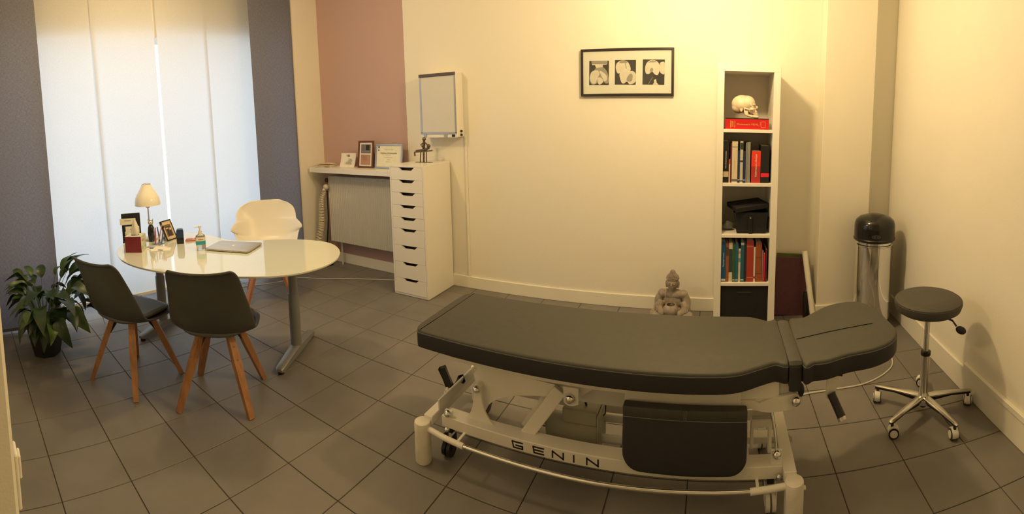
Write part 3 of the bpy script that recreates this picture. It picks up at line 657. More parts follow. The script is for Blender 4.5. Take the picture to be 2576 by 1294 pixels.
# ================================================================ waste bin
t = thing('waste_bin', 'tall chrome waste bin with a black domed sensor lid in the corner', 'bin', (1.18, 3.315, 0))
obj('body', B().lathe([(.140, .012), (.142, .02), (.142, .62), (.146, .625), (.146, .632), (.140, .636), (.140, .662)], seg=56), M['chrome'], t)
obj('foot_ring', B().lathe([(.143, 0), (.145, .004), (.143, .014)], seg=40), M['black'], t)
obj('lid', B().lathe([(.150, .655), (.156, .662), (.156, .672), (.151, .678), (.152, .748), (.150, .775), (.141, .800), (.115, .822), (.065, .837), (.001, .842)], seg=56), M['blackgloss'], t)
b = B(); n = 16
pts = [(.030 * math.cos(2 * PI * k / n), .011 * math.sin(2 * PI * k / n)) for k in range(n)]
def onlid(u, v):
    a = R(-104) + u / .15; return (.1522 * math.cos(a), .1522 * math.sin(a), .706 + v)
b.tube([onlid(u, v) for u, v in pts] + [onlid(*pts[0])], .0007, 5, False)
for s in (-1, 1): b.tube([onlid(s * .010 + .006 * math.cos(a), .005 * math.sin(a)) for a in [2 * PI * k / 8 for k in range(9)]], .0006, 5, False)
obj('sensor_mark', b, M['stitch'], t)
# ================================================================ stool
t = thing('rolling_stool', 'round dark upholstered rolling stool with a chrome five-star base', 'stool', (1.105, 2.205, 0))
obj('seat', B().lathe([(.001, .562), (.155, .564), (.172, .575), (.181, .602), (.177, .621), (.163, .630), (.08, .634), (.001, .634)], seg=48), M['stool'], t)
obj('seam', B().tube([(.1797 * math.cos(a), .1797 * math.sin(a), .615) for a in [2 * PI * k / 48 for k in range(49)]], .0010, 6, False), color('dark_stitch', (.10, .09, .08)), t)
obj('seat_plate', B().cyl((0, 0, .552), (0, 0, .564), .08), M['steel'], t)
obj('piston', B().cyl((0, 0, .32), (0, 0, .555), .0145), M['chrome'], t)
obj('collar', B().lathe([(.020, .318), (.027, .322), (.027, .340), (.018, .344)]), M['black'], t)
obj('column', B().cyl((0, 0, .085), (0, 0, .32), .024), M['chrome'], t)
obj('hub', B().lathe([(.018, .05), (.036, .058), (.038, .085), (.028, .105), (.024, .12)]), M['chrome'], t)
obj('hub_cap', B().cyl((0, 0, .040), (0, 0, .055), .018), M['black'], t)
b = B().tube([(.03, -.04, .548), (.085, -.115, .540), (.10, -.135, .515)], .005, 8); lv = obj('lever', b, M['black'], t)
b = B().ball((.118, -.150, .498), .027, (1.1, .45, .75), Euler((0, R(25), R(-20)))); obj('paddle', b, M['black'], lv)
for k in range(5):
    a = R(-6 + 72 * k); mx = Matrix.Rotation(a, 4, 'Z')
    b = B(); rs = []
    for q, (r, zz, hw, hh_) in enumerate(((.02, .098, .020, .020), (.07, .100, .021, .018), (.15, .097, .017, .014), (.24, .090, .013, .010), (.272, .087, .012, .009), (.282, .084, .007, .006))):
        rs.append([mx @ Vector((r, y, z)) for y, z in ((-hw, zz - hh_ * .4), (hw, zz - hh_ * .4), (hw, zz), (hw * .5, zz + hh_ * .3), (-hw * .5, zz + hh_ * .3), (-hw, zz))])
    b.rings(rs); arm = obj('leg', b, M['alu'], t)
    b = B(); b.rings([[mx @ Vector((r, y, z)) for y, z in ((-.008, zb), (.008, zb), (.008, zt), (-.008, zt))] for r, zb, zt in ((.045, .066, .095), (.16, .078, .092), (.275, .070, .085))]); obj('leg_web', b, M['black'], arm)
    cs = obj('caster', B().cyl(mx @ Vector((.262, 0, .055)), mx @ Vector((.262, 0, .080)), .008), M['black'], t)
    ax = Matrix.Rotation(a + R(60 + 25 * k), 4, 'Z'); ctr = mx @ Vector((.262, 0, .027)) + ax @ Vector((.008, 0, 0))
    for s in (-1, 1):
        b = B().cyl(ctr + ax @ Vector((0, s * .006, 0)), ctr + ax @ Vector((0, s * .020, 0)), .0265, seg=24); obj('wheel', b, M['black'], cs)
        b = B().cyl(ctr + ax @ Vector((0, s * .019, 0)), ctr + ax @ Vector((0, s * .023, 0)), .019, seg=20); obj('wheel_disc', b, M['enamel'], cs)
    b = B().cyl(ctr + ax @ Vector((0, -.016, .004)), ctr + ax @ Vector((0, .016, .004)), .0285, seg=20); obj('hood', b, M['enamel'], cs)
# ================================================================ seated stone buddha
t = thing('buddha_statue', 'grey stone seated meditating figure with a round bowl in its lap', 'statue', (-.295, 3.50, 0), R(-6))
b = B()
b.ball((0, .01, .05), 1, (.085, .06, .05)).ball((0, .02, .13), 1, (.075, .048, .085)).ball((0, .02, .185), 1, (.092, .045, .042)).tube([(0, .012, .20), (0, .008, .25)], [.030, .026], 12)
b.ball((0, .0, .276), 1, (.044, .046, .050), None, 24, 16).ball((0, .004, .305), 1, (.045, .047, .042), None, 24, 16)
b.ball((0, -.012, .247), 1, (.022, .026, .018))
for s in (-1, 1):
    b.ball((s * .080, .018, .188), .036, (1, .95, .9), None, 20, 14)
    b.tube(smooth_open([(s * .085, .02, .185), (s * .105, .012, .15), (s * .108, -.005, .105), (s * .085, -.045, .075), (s * .045, -.072, .062)], 4), [.030] * 4 + [.031] * 4 + [.030] * 4 + [.026] * 4 + [.015], 10)
    b.tube(smooth_open([(s * .085, .0, .14), (s * .105, -.010, .095), (s * .122, -.02, .060)], 3), [.026, .032, .036, .036, .034, .028, .018], 12)
    b.tube(smooth_open([(s * .055, .005, .05), (s * .110, -.030, .042), (s * .135, -.045, .036), (s * .09, -.085, .028), (s * .0, -.100, .022)], 4), [.045] * 4 + [.042] * 4 + [.036] * 4 + [.028] * 4 + [.024], 10)
    b.tube([(s * .043, .0, .292), (s * .046, .0, .270), (s * .043, -.002, .243)], [.010, .009, .008], 8)
    b.ball((s * .017, -.041, .281), 1, (.012, .007, .0045)); b.tube([(s * .005, -.045, .288), (s * .018, -.045, .294), (s * .032, -.036, .288)], .0032, 6)
b.tube([(0, -.045, .290), (0, -.050, .278), (0, -.055, .268)], [.004, .005, .008], 8).ball((0, -.047, .256), 1, (.013, .006, .0030)).ball((0, -.045, .250), 1, (.010, .006, .0030)).ball((0, -.040, .243), 1, (.012, .010, .008))
b.ball((0, -.045, .05), 1, (.06, .05, .035))
me = remeshed(b, .0028, (), M['stone'], 3); o = bpy.data.objects.new('body', me); C.objects.link(o); o.parent = t
b = B().lathe([(.018, .052)] + [(.056 * math.sin(a), .096 - .050 * math.cos(a)) for a in [R(28 + 11 * k) for k in range(10)]] + [(.038, .135), (.032, .134), (.048, .118), (.050, .1), (.03, .075), (.001, .070)], (0, -.060, 0), 36); obj('bowl', b, mat('smooth_stone', (.30, .26, .22), .35, var=.15, vscale=30), t)
b = B()
for row in range(7):
    ph = R(6 + row * 12.5); rr = .0455 * math.cos(ph); zz = .308 + .042 * math.sin(ph); nn = max(5, int(30 * math.cos(ph)))
    for k in range(nn):
        a = 2 * PI * (k + .5 * (row % 2)) / nn
        b.ball((rr * math.cos(a), .005 + rr * 1.03 * math.sin(a), zz), .0056, u=8, v=6)
obj('hair_curls', b, M['stone'], t)['kind'] = 'stuff'
b = B().ball((0, .008, .350), .018)
for row in range(4):
    ph = R(row * 25); rr = .018 * math.cos(ph); zz = .352 + .020 * math.sin(ph); nn = max(3, int(13 * math.cos(ph)))
    for k in range(nn): a = 2 * PI * (k + .5 * (row % 2)) / nn; b.ball((rr * math.cos(a), .008 + rr * math.sin(a), zz), .0058, u=8, v=6)
obj('topknot', b, M['stone'], t)
for s in (-1, 1):
    for k in range(6):
        b = B().tube(smooth_open([(s * (.112 - .010 * k), -.004 - .010 * k, .165 - .018 * k), (s * (.128 - .012 * k), -.030 - .007 * k, .118 - .012 * k), (s * (.122 - .013 * k), -.056 - .006 * k, .084 - .006 * k)], 4), .004, 6); obj('robe_fold', b, M['stone'], t)
b = B().tube(smooth_open([(-.045, -.012, .235), (-.045, -.036, .19), (-.042, -.042, .14)], 4), .004, 6); obj('robe_fold', b, M['stone'], t)
# ================================================================ TREATMENT TABLE
t = tt = thing('treatment_table', 'adjustable treatment table with slate grey padding on a white steel frame', 'treatment table', (-.45, 1.92, 0))
W = dict(parent=t, world=True)
def wobj(name, b, m, **k): return obj(name, b, m, tt, world=True, **k)
ZP0, ZP1 = .523, .603
# padding of the long section
front = [(-1.20, 1.680), (-.9, 1.676), (-.5, 1.675), (-.2, 1.675), (.02, 1.680), (.11, 1.695), (.19, 1.735), (.25, 1.762), (.305, 1.768)]
back = [(.305, 2.125), (.26, 2.135), (.20, 2.172), (.12, 2.185), (-.3, 2.185), (-.8, 2.185), (-1.18, 2.185)]
left = [(-1.225, 2.175), (-1.252, 2.150), (-1.262, 2.11), (-1.265, 1.93), (-1.262, 1.75), (-1.25, 1.705), (-1.232, 1.688)]
ol = [tuple(v) for v in smooth_closed(front + back + left, 4)]
ol = ccw(ol)
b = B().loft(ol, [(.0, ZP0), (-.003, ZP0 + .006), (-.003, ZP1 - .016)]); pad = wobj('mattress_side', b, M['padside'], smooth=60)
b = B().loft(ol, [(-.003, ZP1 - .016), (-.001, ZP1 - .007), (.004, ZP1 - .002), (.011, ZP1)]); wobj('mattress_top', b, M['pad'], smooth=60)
b = B().tube([(x, y, ZP1 - .0125) for x, y in inset(ol, -.0025)] + [(*inset(ol, -.0025)[0], ZP1 - .0125)], .0008, 5, False); wobj('seam', b, M['stitch'])
# strap section at the neck
def sect(x0, x1, y0, y1, z0, z1, m, name, bev=.012, zt=0):
    b = B(); n = 5; rs = []
    for k in range(n):
        x = x0 + (x1 - x0) * k / (n - 1); e = .004 if k in (0, n - 1) else 0
        rs.append([(x, y, z + zt * k) for y, z in ((y0 + e, z0), (y1 - e, z0), (y1 - e, z1 - bev), (y1 - bev - e, z1 - e), ((y0 + y1) / 2, z1 + .002 - e), (y0 + bev + e, z1 - e), (y0 + e, z1 - bev))])
    b.rings(rs); return wobj(name, b, m, smooth=30)
sect(.302, .352, 1.740, 2.130, ZP0 - .012, ZP1 + .006, M['pad'], 'hinge_strap')
sect(.303, .351, 1.738, 1.752, ZP0 - .030, ZP1 - .012, M['padside'], 'hinge_flap', .003)
# head section, raised toward its end
def hz(x, y): return max(0, (x - .35)) * .135
hf = [(.355, 1.755), (.40, 1.738), (.45, 1.730), (.50, 1.738), (.55, 1.742), (.62, 1.735), (.68, 1.742), (.73, 1.765), (.765, 1.81), (.775, 1.87), (.772, 1.95), (.765, 2.05), (.745, 2.13), (.715, 2.185), (.67, 2.215), (.60, 2.222), (.54, 2.205), (.48, 2.168), (.42, 2.132), (.356, 2.118)]
ol = ccw([tuple(v) for v in smooth_closed(hf, 4)])
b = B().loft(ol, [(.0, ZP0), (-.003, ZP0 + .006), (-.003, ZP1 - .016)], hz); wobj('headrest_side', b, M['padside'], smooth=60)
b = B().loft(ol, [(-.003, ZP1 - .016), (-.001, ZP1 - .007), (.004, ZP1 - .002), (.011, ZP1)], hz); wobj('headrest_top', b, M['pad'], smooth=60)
o2 = inset(ol, -.0025); b = B().tube([(x, y, ZP1 - .0125 + hz(x, y)) for x, y in o2 + [o2[0]]], .0008, 5, False); wobj('headrest_seam', b, M['stitch'])
sl = [(x, 1.935 + .012 * math.sin((x - .36) * 9), ZP1 + .0012 + hz(x, 0)) for x in (.362, .42, .50, .58, .66, .70)]
wobj('headrest_slit', B().tube(sl, .0022, 6), M['black'])
# upper frame
def beam(name, a, c, m=None, bev=.003): return wobj(name, B().box(a, c, bev), m or M['enamel'])
beam('upper_rail', (-1.13, 1.765, .452), (.27, 1.795, .520)); beam('upper_rail', (-1.13, 2.065, .452), (.27, 2.095, .520))
beam('cross_beam', (-1.13, 1.795, .470), (-1.09, 2.065, .520)); beam('cross_beam', (.22, 1.795, .470), (.27, 2.065, .520)); beam('cross_beam', (-.36, 1.795, .480), (-.32, 2.065, .520))
beam('under_plate', (-.335, 1.795, .43), (.115, 2.0, .450), M['rad'])
beam('lower_web', (-.62, 1.84, .345), (-.335, 1.85, .415), M['rad'])
o = beam('tray_front', (-.330, 1.748, .425), (.118, 1.764, .500))
b = B()
for s, x0, x1 in ((1, -.25, -.185), (-1, -.17, -.09), (1, -.07, .0)): b.tube([(x0, 1.747, .432), ((x0 + x1) / 2, 1.7475, .432 + .006), (x1, 1.747, .432 + (.005 if s > 0 else -.004))], .0018, 5)
wobj('tray_relief', b, color('relief_grey', (.25, .23, .2)))
beam('tray_edge', (-.335, 1.744, .498), (.124, 1.766, .505), M['enamel'], .001)
b = B().box((-1.125, 1.7645, .468), (-1.075, 1.765, .508)); wobj('label_plate', b, color('foil_label', (.30, .32, .26), .4, metal=.3))
b = B().box((-1.065, 1.7643, .470), (-1.000, 1.765, .505)); wobj('label_plate', b, M['paper'])
for k in range(3): wobj('print_line', B().box((-1.05, 1.7638, .496 - k * .008), (-1.03, 1.7644, .499 - k * .008)), M['ink'])
# hanging arm pad
pts = [(-.326, .440), (-.330, .300), (-.330, .262)] + [(-.262 + .068 * math.cos(a) * 1.0, .257 + .070 * math.sin(a)) for a in [R(180 + 90 * k / 8) for k in range(1, 9)]] + [(-.10, .184), (.03, .187)] + [(.075 + .066 * math.cos(a), .255 + .067 * math.sin(a)) for a in [R(270 + 90 * k / 8) for k in range(9)]] + [(.142, .32), (.140, .440)]
def padring(ins, y):
    q = inset(ccw(pts), ins); return [(x, y, z) for x, z in q]
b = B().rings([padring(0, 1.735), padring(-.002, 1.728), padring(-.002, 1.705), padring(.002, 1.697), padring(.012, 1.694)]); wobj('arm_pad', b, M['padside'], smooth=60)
b = B().box((-.328, 1.6925, .408), (.142, 1.737, .450), .007, None, 2); wobj('arm_pad_top', b, M['stool'])
b = B().tube([(-.33, 1.6925, .409), (.14, 1.6925, .409)], .0011, 5).tube([(-.095, 1.691, .41), (-.095, 1.691, .448)], .0008, 4).tube([(-.088, 1.691, .41), (-.088, 1.691, .448)], .0008, 4); wobj('arm_pad_seam', b, M['stitch'])
# lower frame
beam('lower_rail', (-1.15, 1.722, .154), (.285, 1.795, .206)); beam('lower_rail', (-1.15, 2.08, .154), (.285, 2.14, .206))
o = beam('end_bar', (-1.225, 1.69, .165), (-1.180, 2.17, .205)); beam('end_bar', (.285, 1.69, .165), (.335, 2.17, .205))
beam('cross_bar', (-.78, 1.795, .160), (-.73, 2.08, .200)); beam('cross_bar', (.12, 1.795, .170), (.16, 2.08, .200)); beam('cross_bar', (.16, 1.90, .170), (.285, 1.95, .200))
for x in (-1.217, .322):
    for y in (1.665, 2.195): wobj('corner_post', B().lathe([(.034, 0), (.037, .006), (.037, .180), (.035, .188), (.03, .190)], (x, y, 0), 32), M['enamelworn'])
wobj('post_screw', B().cyl((.358, 1.665, .155), (.366, 1.665, .155), .008), M['enamel'])
# foot rail: chrome rod in white sleeves
b = B().tube([(-1.01, 1.655, .150), (-.42, 1.652, .152), (.17, 1.655, .164)], .0085, 12); wobj('foot_rod', b, M['chrome'])
b = B().tube([(-1.19, 1.665, .163), (-1.10, 1.657, .156), (-1.00, 1.655, .150)], .0125, 14); wobj('rod_sleeve', b, M['enamel'])
b = B().tube([(.31, 1.665, .172), (.22, 1.657, .167), (.155, 1.655, .163)], .0125, 14); wobj('rod_sleeve', b, M['enamel'])
for x in (-1.03, .185): beam('rod_bracket', (x - .006, 1.655, .155), (x + .006, 1.725, .162), None, .001)
# brand letters GENIN in bold strokes on the front rail
def strokes(ch):
    return {'G': [((1, .95), (0, .95)), ((0, .95), (.12, .05)), ((.12, .05), (1, .05)), ((1, .05), (1, .45)), ((1, .45), (.35, .45))],
            'E': [((1, .95), (0, .95)), ((0, .95), (.08, .05)), ((.08, .05), (1, .05)), ((.1, .5), (.95, .5))],
            'N': [((.0, .0), (.0, 1)), ((.0, .95), (1, .05)), ((1, .0), (1, 1))], 'I': [((.5, 0), (.5, 1))]}[ch]
for ch, x0 in zip('GENIN', (-.800, -.706, -.622, -.545, -.478)):
    b = B(); sx, sz = .046, .028
    if ch == 'I': x0 += -.002; sx = .03
    for (ax, az), (cx, cz) in strokes(ch):
        p = Vector((x0 + ax * sx, 1.7215, .165 + az * sz)); q = Vector((x0 + cx * sx, 1.7215, .165 + cz * sz)); d = q - p; L = d.length
        mx = Matrix.Translation(p) @ Matrix.Rotation(-math.atan2(d.z, d.x), 4, 'Y'); b.box((-.002, -.0003, -.0033), (L + .002, .0006, .0033), 0, mx)
    o = wobj('letter', b, M['ink'])
# chrome domed bolts
def bolt(x, z, y, r): return wobj('bolt', B().lathe([(r, 0), (r, .006), (r * .85, .012), (r * .4, .018), (.001, .019)], (0, 0, 0), 20, Matrix.Translation((x, y, z)) @ Matrix.Rotation(PI / 2, 4, 'X')), M['chrome'])
bolt(-1.115, .225, 1.722, .016); bolt(-1.120, .150, 1.722, .012); bolt(-.985, .352, 1.760, .017); bolt(-.555, .408, 1.752, .019); bolt(.333, .446, 1.752, .0185); bolt(.262, .245, 1.735, .018); bolt(.270, .168, 1.722, .012)
beam('bolt_lug', (-1.135, 1.724, .20), (-1.095, 1.740, .235)); beam('bolt_lug', (.24, 1.737, .20), (.284, 1.750, .262))
# bracket with hollow sides under the left bolt
def plate(name, pts, y0, y1, m=None, smooth_k=0):
    p = ccw(pts); p = [tuple(v) for v in smooth_closed(p, smooth_k)] if smooth_k else p
    return wobj(name, B().rings([[(x, y0, z) for x, z in p], [(x, y1, z) for x, z in p]]), m or M['enamel'])
def curve(a, c, mid, n=8): return [((1 - s) ** 2 * a[0] + 2 * s * (1 - s) * mid[0] + s * s * c[0], (1 - s) ** 2 * a[1] + 2 * s * (1 - s) * mid[1] + s * s * c[1]) for s in [k / n for k in range(n + 1)]]
plate('pivot_bracket', curve((-1.045, .206), (-1.003, .345), (-1.0, .24)) + [(-1.0, .362), (-.985, .370), (-.97, .362)] + curve((-.966, .345), (-.905, .206), (-.96, .24)), 1.762, 1.770)
plate('pivot_bracket', curve((-1.045, .206), (-1.003, .345), (-1.0, .24)) + [(-1.0, .362), (-.985, .370), (-.97, .362)] + curve((-.966, .345), (-.905, .206), (-.96, .24)), 2.085, 2.093)
wobj('pivot_tube', B().cyl((-.985, 1.77, .355), (-.985, 2.085, .355), .017), M['enamel'])
for y in (1.80, 2.05): plate('lift_arm', [(-1.02, .395), (-.99, .435), (-.90, .440), (-.60, .425), (-.50, .455), (-.47, .435), (-.52, .395), (-.58, .378)] + curve((-.60, .375), (-.965, .235), (-.93, .350)) + [(-.985, .26), (-1.0, .31)], y, y + .012)
plate('hanger_plate', [(-.585, .452), (-.520, .452), (-.522, .385), (-.545, .375), (-.565, .375), (-.583, .385)], 1.757, 1.765)
for y in (1.83, 2.03): wobj('scissor_bar', B().box((-.018, y, 0), (.018, y + .012, .33), .002, Matrix.Translation((-.79, 0, .185)) @ Matrix.Rotation(R(33), 4, 'Y')), M['enamel'])
b = B().box((-.028, 1.772, 0), (.028, 1.797, .285), .003, Matrix.Translation((-.765, 0, .182)) @ Matrix.Rotation(R(34), 4, 'Y')); wobj('scissor_bar', b, M['enamel'])
for y in (1.80,): plate('right_link', [(.11, .452), (.17, .452)] + curve((.19, .44), (.335, .475), (.24, .462)) + [(.36, .455), (.358, .43), (.335, .418)] + curve((.33, .416), (.16, .42), (.24, .385)) + [(.12, .415)], 1.757, 1.769); plate('right_link', [(.12, .452), (.34, .47), (.36, .455), (.358, .43), (.335, .418), (.2, .40), (.12, .415)], 2.07, 2.082)
wobj('link_tube', B().cyl((.333, 1.77, .446), (.333, 2.07, .446), .014), M['enamel'])
wobj('gas_spring', B().tube([(.262, 1.735, .245), (.255, 1.76, .33), (.235, 1.80, .44)], [.006, .006, .009], 10), M['chrome'])
beam('inner_bracket', (.165, 1.80, .31), (.25, 1.83, .345)); beam('inner_bracket', (.235, 1.80, .20), (.25, 1.83, .31)); beam('inner_bracket', (.165, 1.83, .20), (.18, 1.85, .31))
# motor
wobj('motor', B().lathe([(.030, 0), (.052, .008), (.055, .02), (.055, .235), (.05, .25)], (0, 0, 0), 28, Matrix.Translation((-.725, 1.95, .150)) @ Matrix.Rotation(PI / 2, 4, 'Y')), mat('grey_motor_housing', (.40, .40, .33), .5, var=.06))
beam('motor_box', (-.640, 1.905, .195), (-.480, 2.00, .262), bpy.data.materials['grey_motor_housing'], .006); beam('motor_flange', (-.478, 1.885, .10), (-.468, 2.02, .255), bpy.data.materials['grey_motor_housing'])
for y, z in ((1.93, .135), (2.00, .185)): wobj('actuator_rod', B().cyl((-.468, y, z), (.12, y, z + .01), .018), M['rad'])
wobj('motor_joint', B().cyl((-.775, 1.935, .150), (-.725, 1.935, .150), .014).ball((-.775, 1.935, .150), .018), M['steel'])
wobj('motor_cable', B().tube(smooth_open([(-.54, 1.95, .262), (-.55, 1.95, .30), (-.52, 1.95, .315), (-.50, 1.95, .28)], 4), .005, 8), M['black'])
wobj('hook_wire', B().tube([(-.44, 1.90, .345), (-.443, 1.90, .27), (-.452, 1.895, .262)], .003, 6), M['black'])
# left pedals
wobj('pedal_bar', B().tube([(-1.20, 1.93, .165), (-1.245, 1.93, .175), (-1.262, 1.95, .21)], .008, 8), M['enamel'])
for c, rz, k in (((-1.263, 1.945, .245), 20, 1), ((-1.200, 1.97, .215), -35, .85)):
    mx = Matrix.Translation(c) @ Matrix.Rotation(R(rz), 4, 'Z') @ Matrix.Rotation(R(-22 if k == 1 else 38), 4, 'Y')
    b = B().rings([[mx @ Vector((x, y * k, z * k)) for x, y in ((-.018, -.012), (.018, -.012), (.018, .012), (-.018, .012))] for z, k in ((-.06, .9), (-.035, 1.1), (0, .8), (.045, 1.15), (.06, .7))]); wobj('pedal', b, M['black'], smooth=50)
wobj('pedal_cable', B().tube(smooth_open([(-1.255, 1.95, .20), (-1.262, 1.93, .17), (-1.255, 1.90, .14), (-1.235, 1.89, .12)], 4), .004, 8), M['cable'])
# head section supports
plate('head_strut', [(.47, .52), (.52, .53), (.508, .44), (.49, .40), (.465, .42)], 1.80, 1.808)
plate('head_strut', [(.47, .53), (.52, .54), (.508, .44), (.49, .40), (.465, .42)], 2.0, 2.008); beam('head_beam', (.27, 1.86, .500), (.60, 1.885, .535)); beam('head_beam', (.27, 2.0, .500), (.60, 2.025, .535))
g = wobj('grip_handle', B().tube([(.487, 1.80, .435), (.520, 1.745, .365)], .0175, 16), M['black'])
obj('grip_cap', B().tube([(.519, 1.746, .366), (.523, 1.739, .356)], [.0185, .0185], 16), M['alu'], g, world=True)
g = wobj('release_lever', B().tube([(.338, 1.79, .545), (.343, 1.765, .53), (.345, 1.755, .515)], .0035, 8), M['black'])
obj('lever_paddle', B().ball((.352, 1.748, .492), .022, (.6, .4, 1.25)), M['black'], g, world=True)
wobj('clamp_knob', B().cyl((.505, 1.80, .525), (.53, 1.79, .525), .015), M['black'])
wobj('hinge_cover', B().box((.27, 1.775, .455), (.325, 1.80, .515), .004), M['rad'])
# casters
for k, (x, y) in enumerate(((-1.135, 1.775), (-1.135, 2.14), (.245, 1.775), (.245, 2.14), )):
    cs = wobj('caster', B().box((x - .014, y - .014, .10), (x + .014, y + .014, .155), .003), M['black'])
    obj('wheel', B().cyl((x - .02, y - .022, .037), (x - .004, y - .022, .037), .0365, seg=24).cyl((x + .004, y - .022, .037), (x + .02, y - .022, .037), .0365, seg=24), M['black'] if k < 2 else M['enamel'], cs, world=True)
    for q in (-.024, .021): obj('fork', B().box((x + q, y - .035, .03), (x + q + .003, y + .010, .10)), M['black'] if k < 2 else M['enamel'], cs, world=True)
beam('base_web', (-1.18, 1.74, .206), (-1.17, 2.12, .26), M['rad'])
# ================================================================ DESK
ZD = .733
t = thing('desk', 'kidney-shaped white glass desk on grey T-shaped metal legs', 'desk', (-2.75, 1.6, 0))
pts = [(-3.20, 1.03), (-3.00, .99), (-2.80, 1.01), (-2.60, 1.085), (-2.40, 1.215), (-2.20, 1.375), (-2.05, 1.53), (-1.975, 1.70), (-1.985, 1.90), (-2.09, 2.07), (-2.25, 2.175), (-2.40, 2.19), (-2.56, 2.13), (-2.68, 2.035), (-2.78, 1.92), (-2.86, 1.845), (-2.96, 1.80), (-3.10, 1.785), (-3.26, 1.765), (-3.42, 1.70), (-3.51, 1.57), (-3.50, 1.38), (-3.41, 1.17), (-3.32, 1.08)]
ol = ccw([tuple(v) for v in smooth_closed(pts, 4)])
b = B().loft(ol, [(.0015, ZD - .012), (0, ZD - .010), (0, ZD - .002), (.002, ZD)]); obj('tabletop', b, M['glass_top'], t, world=True, smooth=40)
c0, c1 = Vector((-3.555, 1.475, 0)), Vector((-2.455, 1.97, 0))
c0 = Vector((-3.40, 1.44, 0))
fr = Vector((-.27, .52, 0)).normalized()
sf = Vector((fr.y, -fr.x, 0))
for c, L in ((Vector((-3.47, 1.455, 0)), .56), (c1, .58)):
    b = B(); rs = []
    for s, hw, z0, z1 in ((-.5, .018, .022, .040), (-.47, .028, .018, .050), (-.2, .032, .022, .068), (0, .036, .024, .078), (.2, .032, .022, .068), (.47, .028, .018, .050), (.5, .018, .022, .040)):
        p = c + fr * (s * L); rs.append([p + sf * x + Vector((0, 0, z)) for x, z in ((-hw, z0), (hw, z0), (hw, z1 - .008), (hw * .6, z1), (-hw * .6, z1), (-hw, z1 - .008))])
    b.rings(rs); ft = obj('foot', b, M['metalgrey'], t, world=True)
    for s in (-.455, .455): p = c + fr * (s * L); obj('foot_pad', B().cyl(p, p + Vector((0, 0, .022)), .020), M['black'], ft, world=True)
    obj('leg', B().cyl(c + Vector((0, 0, .06)), c + Vector((0, 0, .42)), .037, seg=28).cyl(c + Vector((0, 0, .42)), c + Vector((0, 0, ZD - .045)), .031, seg=28), M['metalgrey'], t, world=True)
    b = B(); p0 = c - fr * .22; p1 = c + fr * .18; b.rings([[p + sf * x + Vector((0, 0, z)) for x, z in ((-.022, ZD - .05), (.022, ZD - .05), (.022, ZD - .014), (-.022, ZD - .014))] for p in (p0, p1)]); obj('top_support', b, M['metalgrey'], t, world=True)
d_ = (c1 - Vector((-3.47, 1.455, 0))).normalized(); s_ = Vector((-d_.y, d_.x, 0))
for k in (-.07, .05):
    b = B(); b.rings([[p + s_ * (k + x) + Vector((0, 0, z)) for x, z in ((-.015, ZD - .055), (.015, ZD - .055), (.015, ZD - .025), (-.015, ZD - .025))] for p in (Vector((-3.47, 1.455, 0)), c1)]); obj('beam', b, M['metalgrey'], t, world=True)
obj('lamp_cable', B().tube(smooth_open([(-3.40, 1.62, ZD - .03), (-3.34, 1.60, .55), (-3.30, 1.62, .38), (-3.34, 1.66, .18), (-3.40, 1.72, .03)], 5), .003, 6), M['cable'], t, world=True)

# ================================================================ CHAIRS
def shell(rows, m, nu=22, th=.013, sub=3):
    ip = []
    keys = [Vector(r) for r in [tuple(r) + (0,) * (6 - len(r)) for r in rows]] if False else [list(r) for r in rows]
    # interpolate rows (Catmull-Rom per column)
    n = len(keys)
    for i in range(n - 1):
        a, b_, c, d = keys[max(i - 1, 0)], keys[i], keys[i + 1], keys[min(i + 2, n - 1)]
        for q in range(sub):
            s = q / sub; ip.append([.5 * (2 * b_[k] + (c[k] - a[k]) * s + (2 * a[k] - 5 * b_[k] + 4 * c[k] - d[k]) * s * s + (3 * b_[k] - a[k] - 3 * c[k] + d[k]) * s ** 3) for k in range(len(b_))])
    ip.append(keys[-1]); g = []
    for y, z, w_, lift, curl, sag in ip:
        r = []
        for k in range(nu + 1):
            u = -1 + 2 * k / nu; au = abs(u)
            r.append((w_ * math.copysign(au ** .92, u), y + curl * au ** 2.6, z + lift * au ** 2.8 + sag * u * u))
        g.append(r)
    b = B().rings(g, False, False, closed=False)
    o = obj('shape', b, m, rec=True); md = o.modifiers.new('s', 'SOLIDIFY'); md.thickness = th; md.offset = 0
    md = o.modifiers.new('b', 'SUBSURF'); md.levels = 1; md.render_levels = 1
    me = evaluated(o); me.polygons.foreach_set('use_smooth', [True] * len(me.polygons)); return me
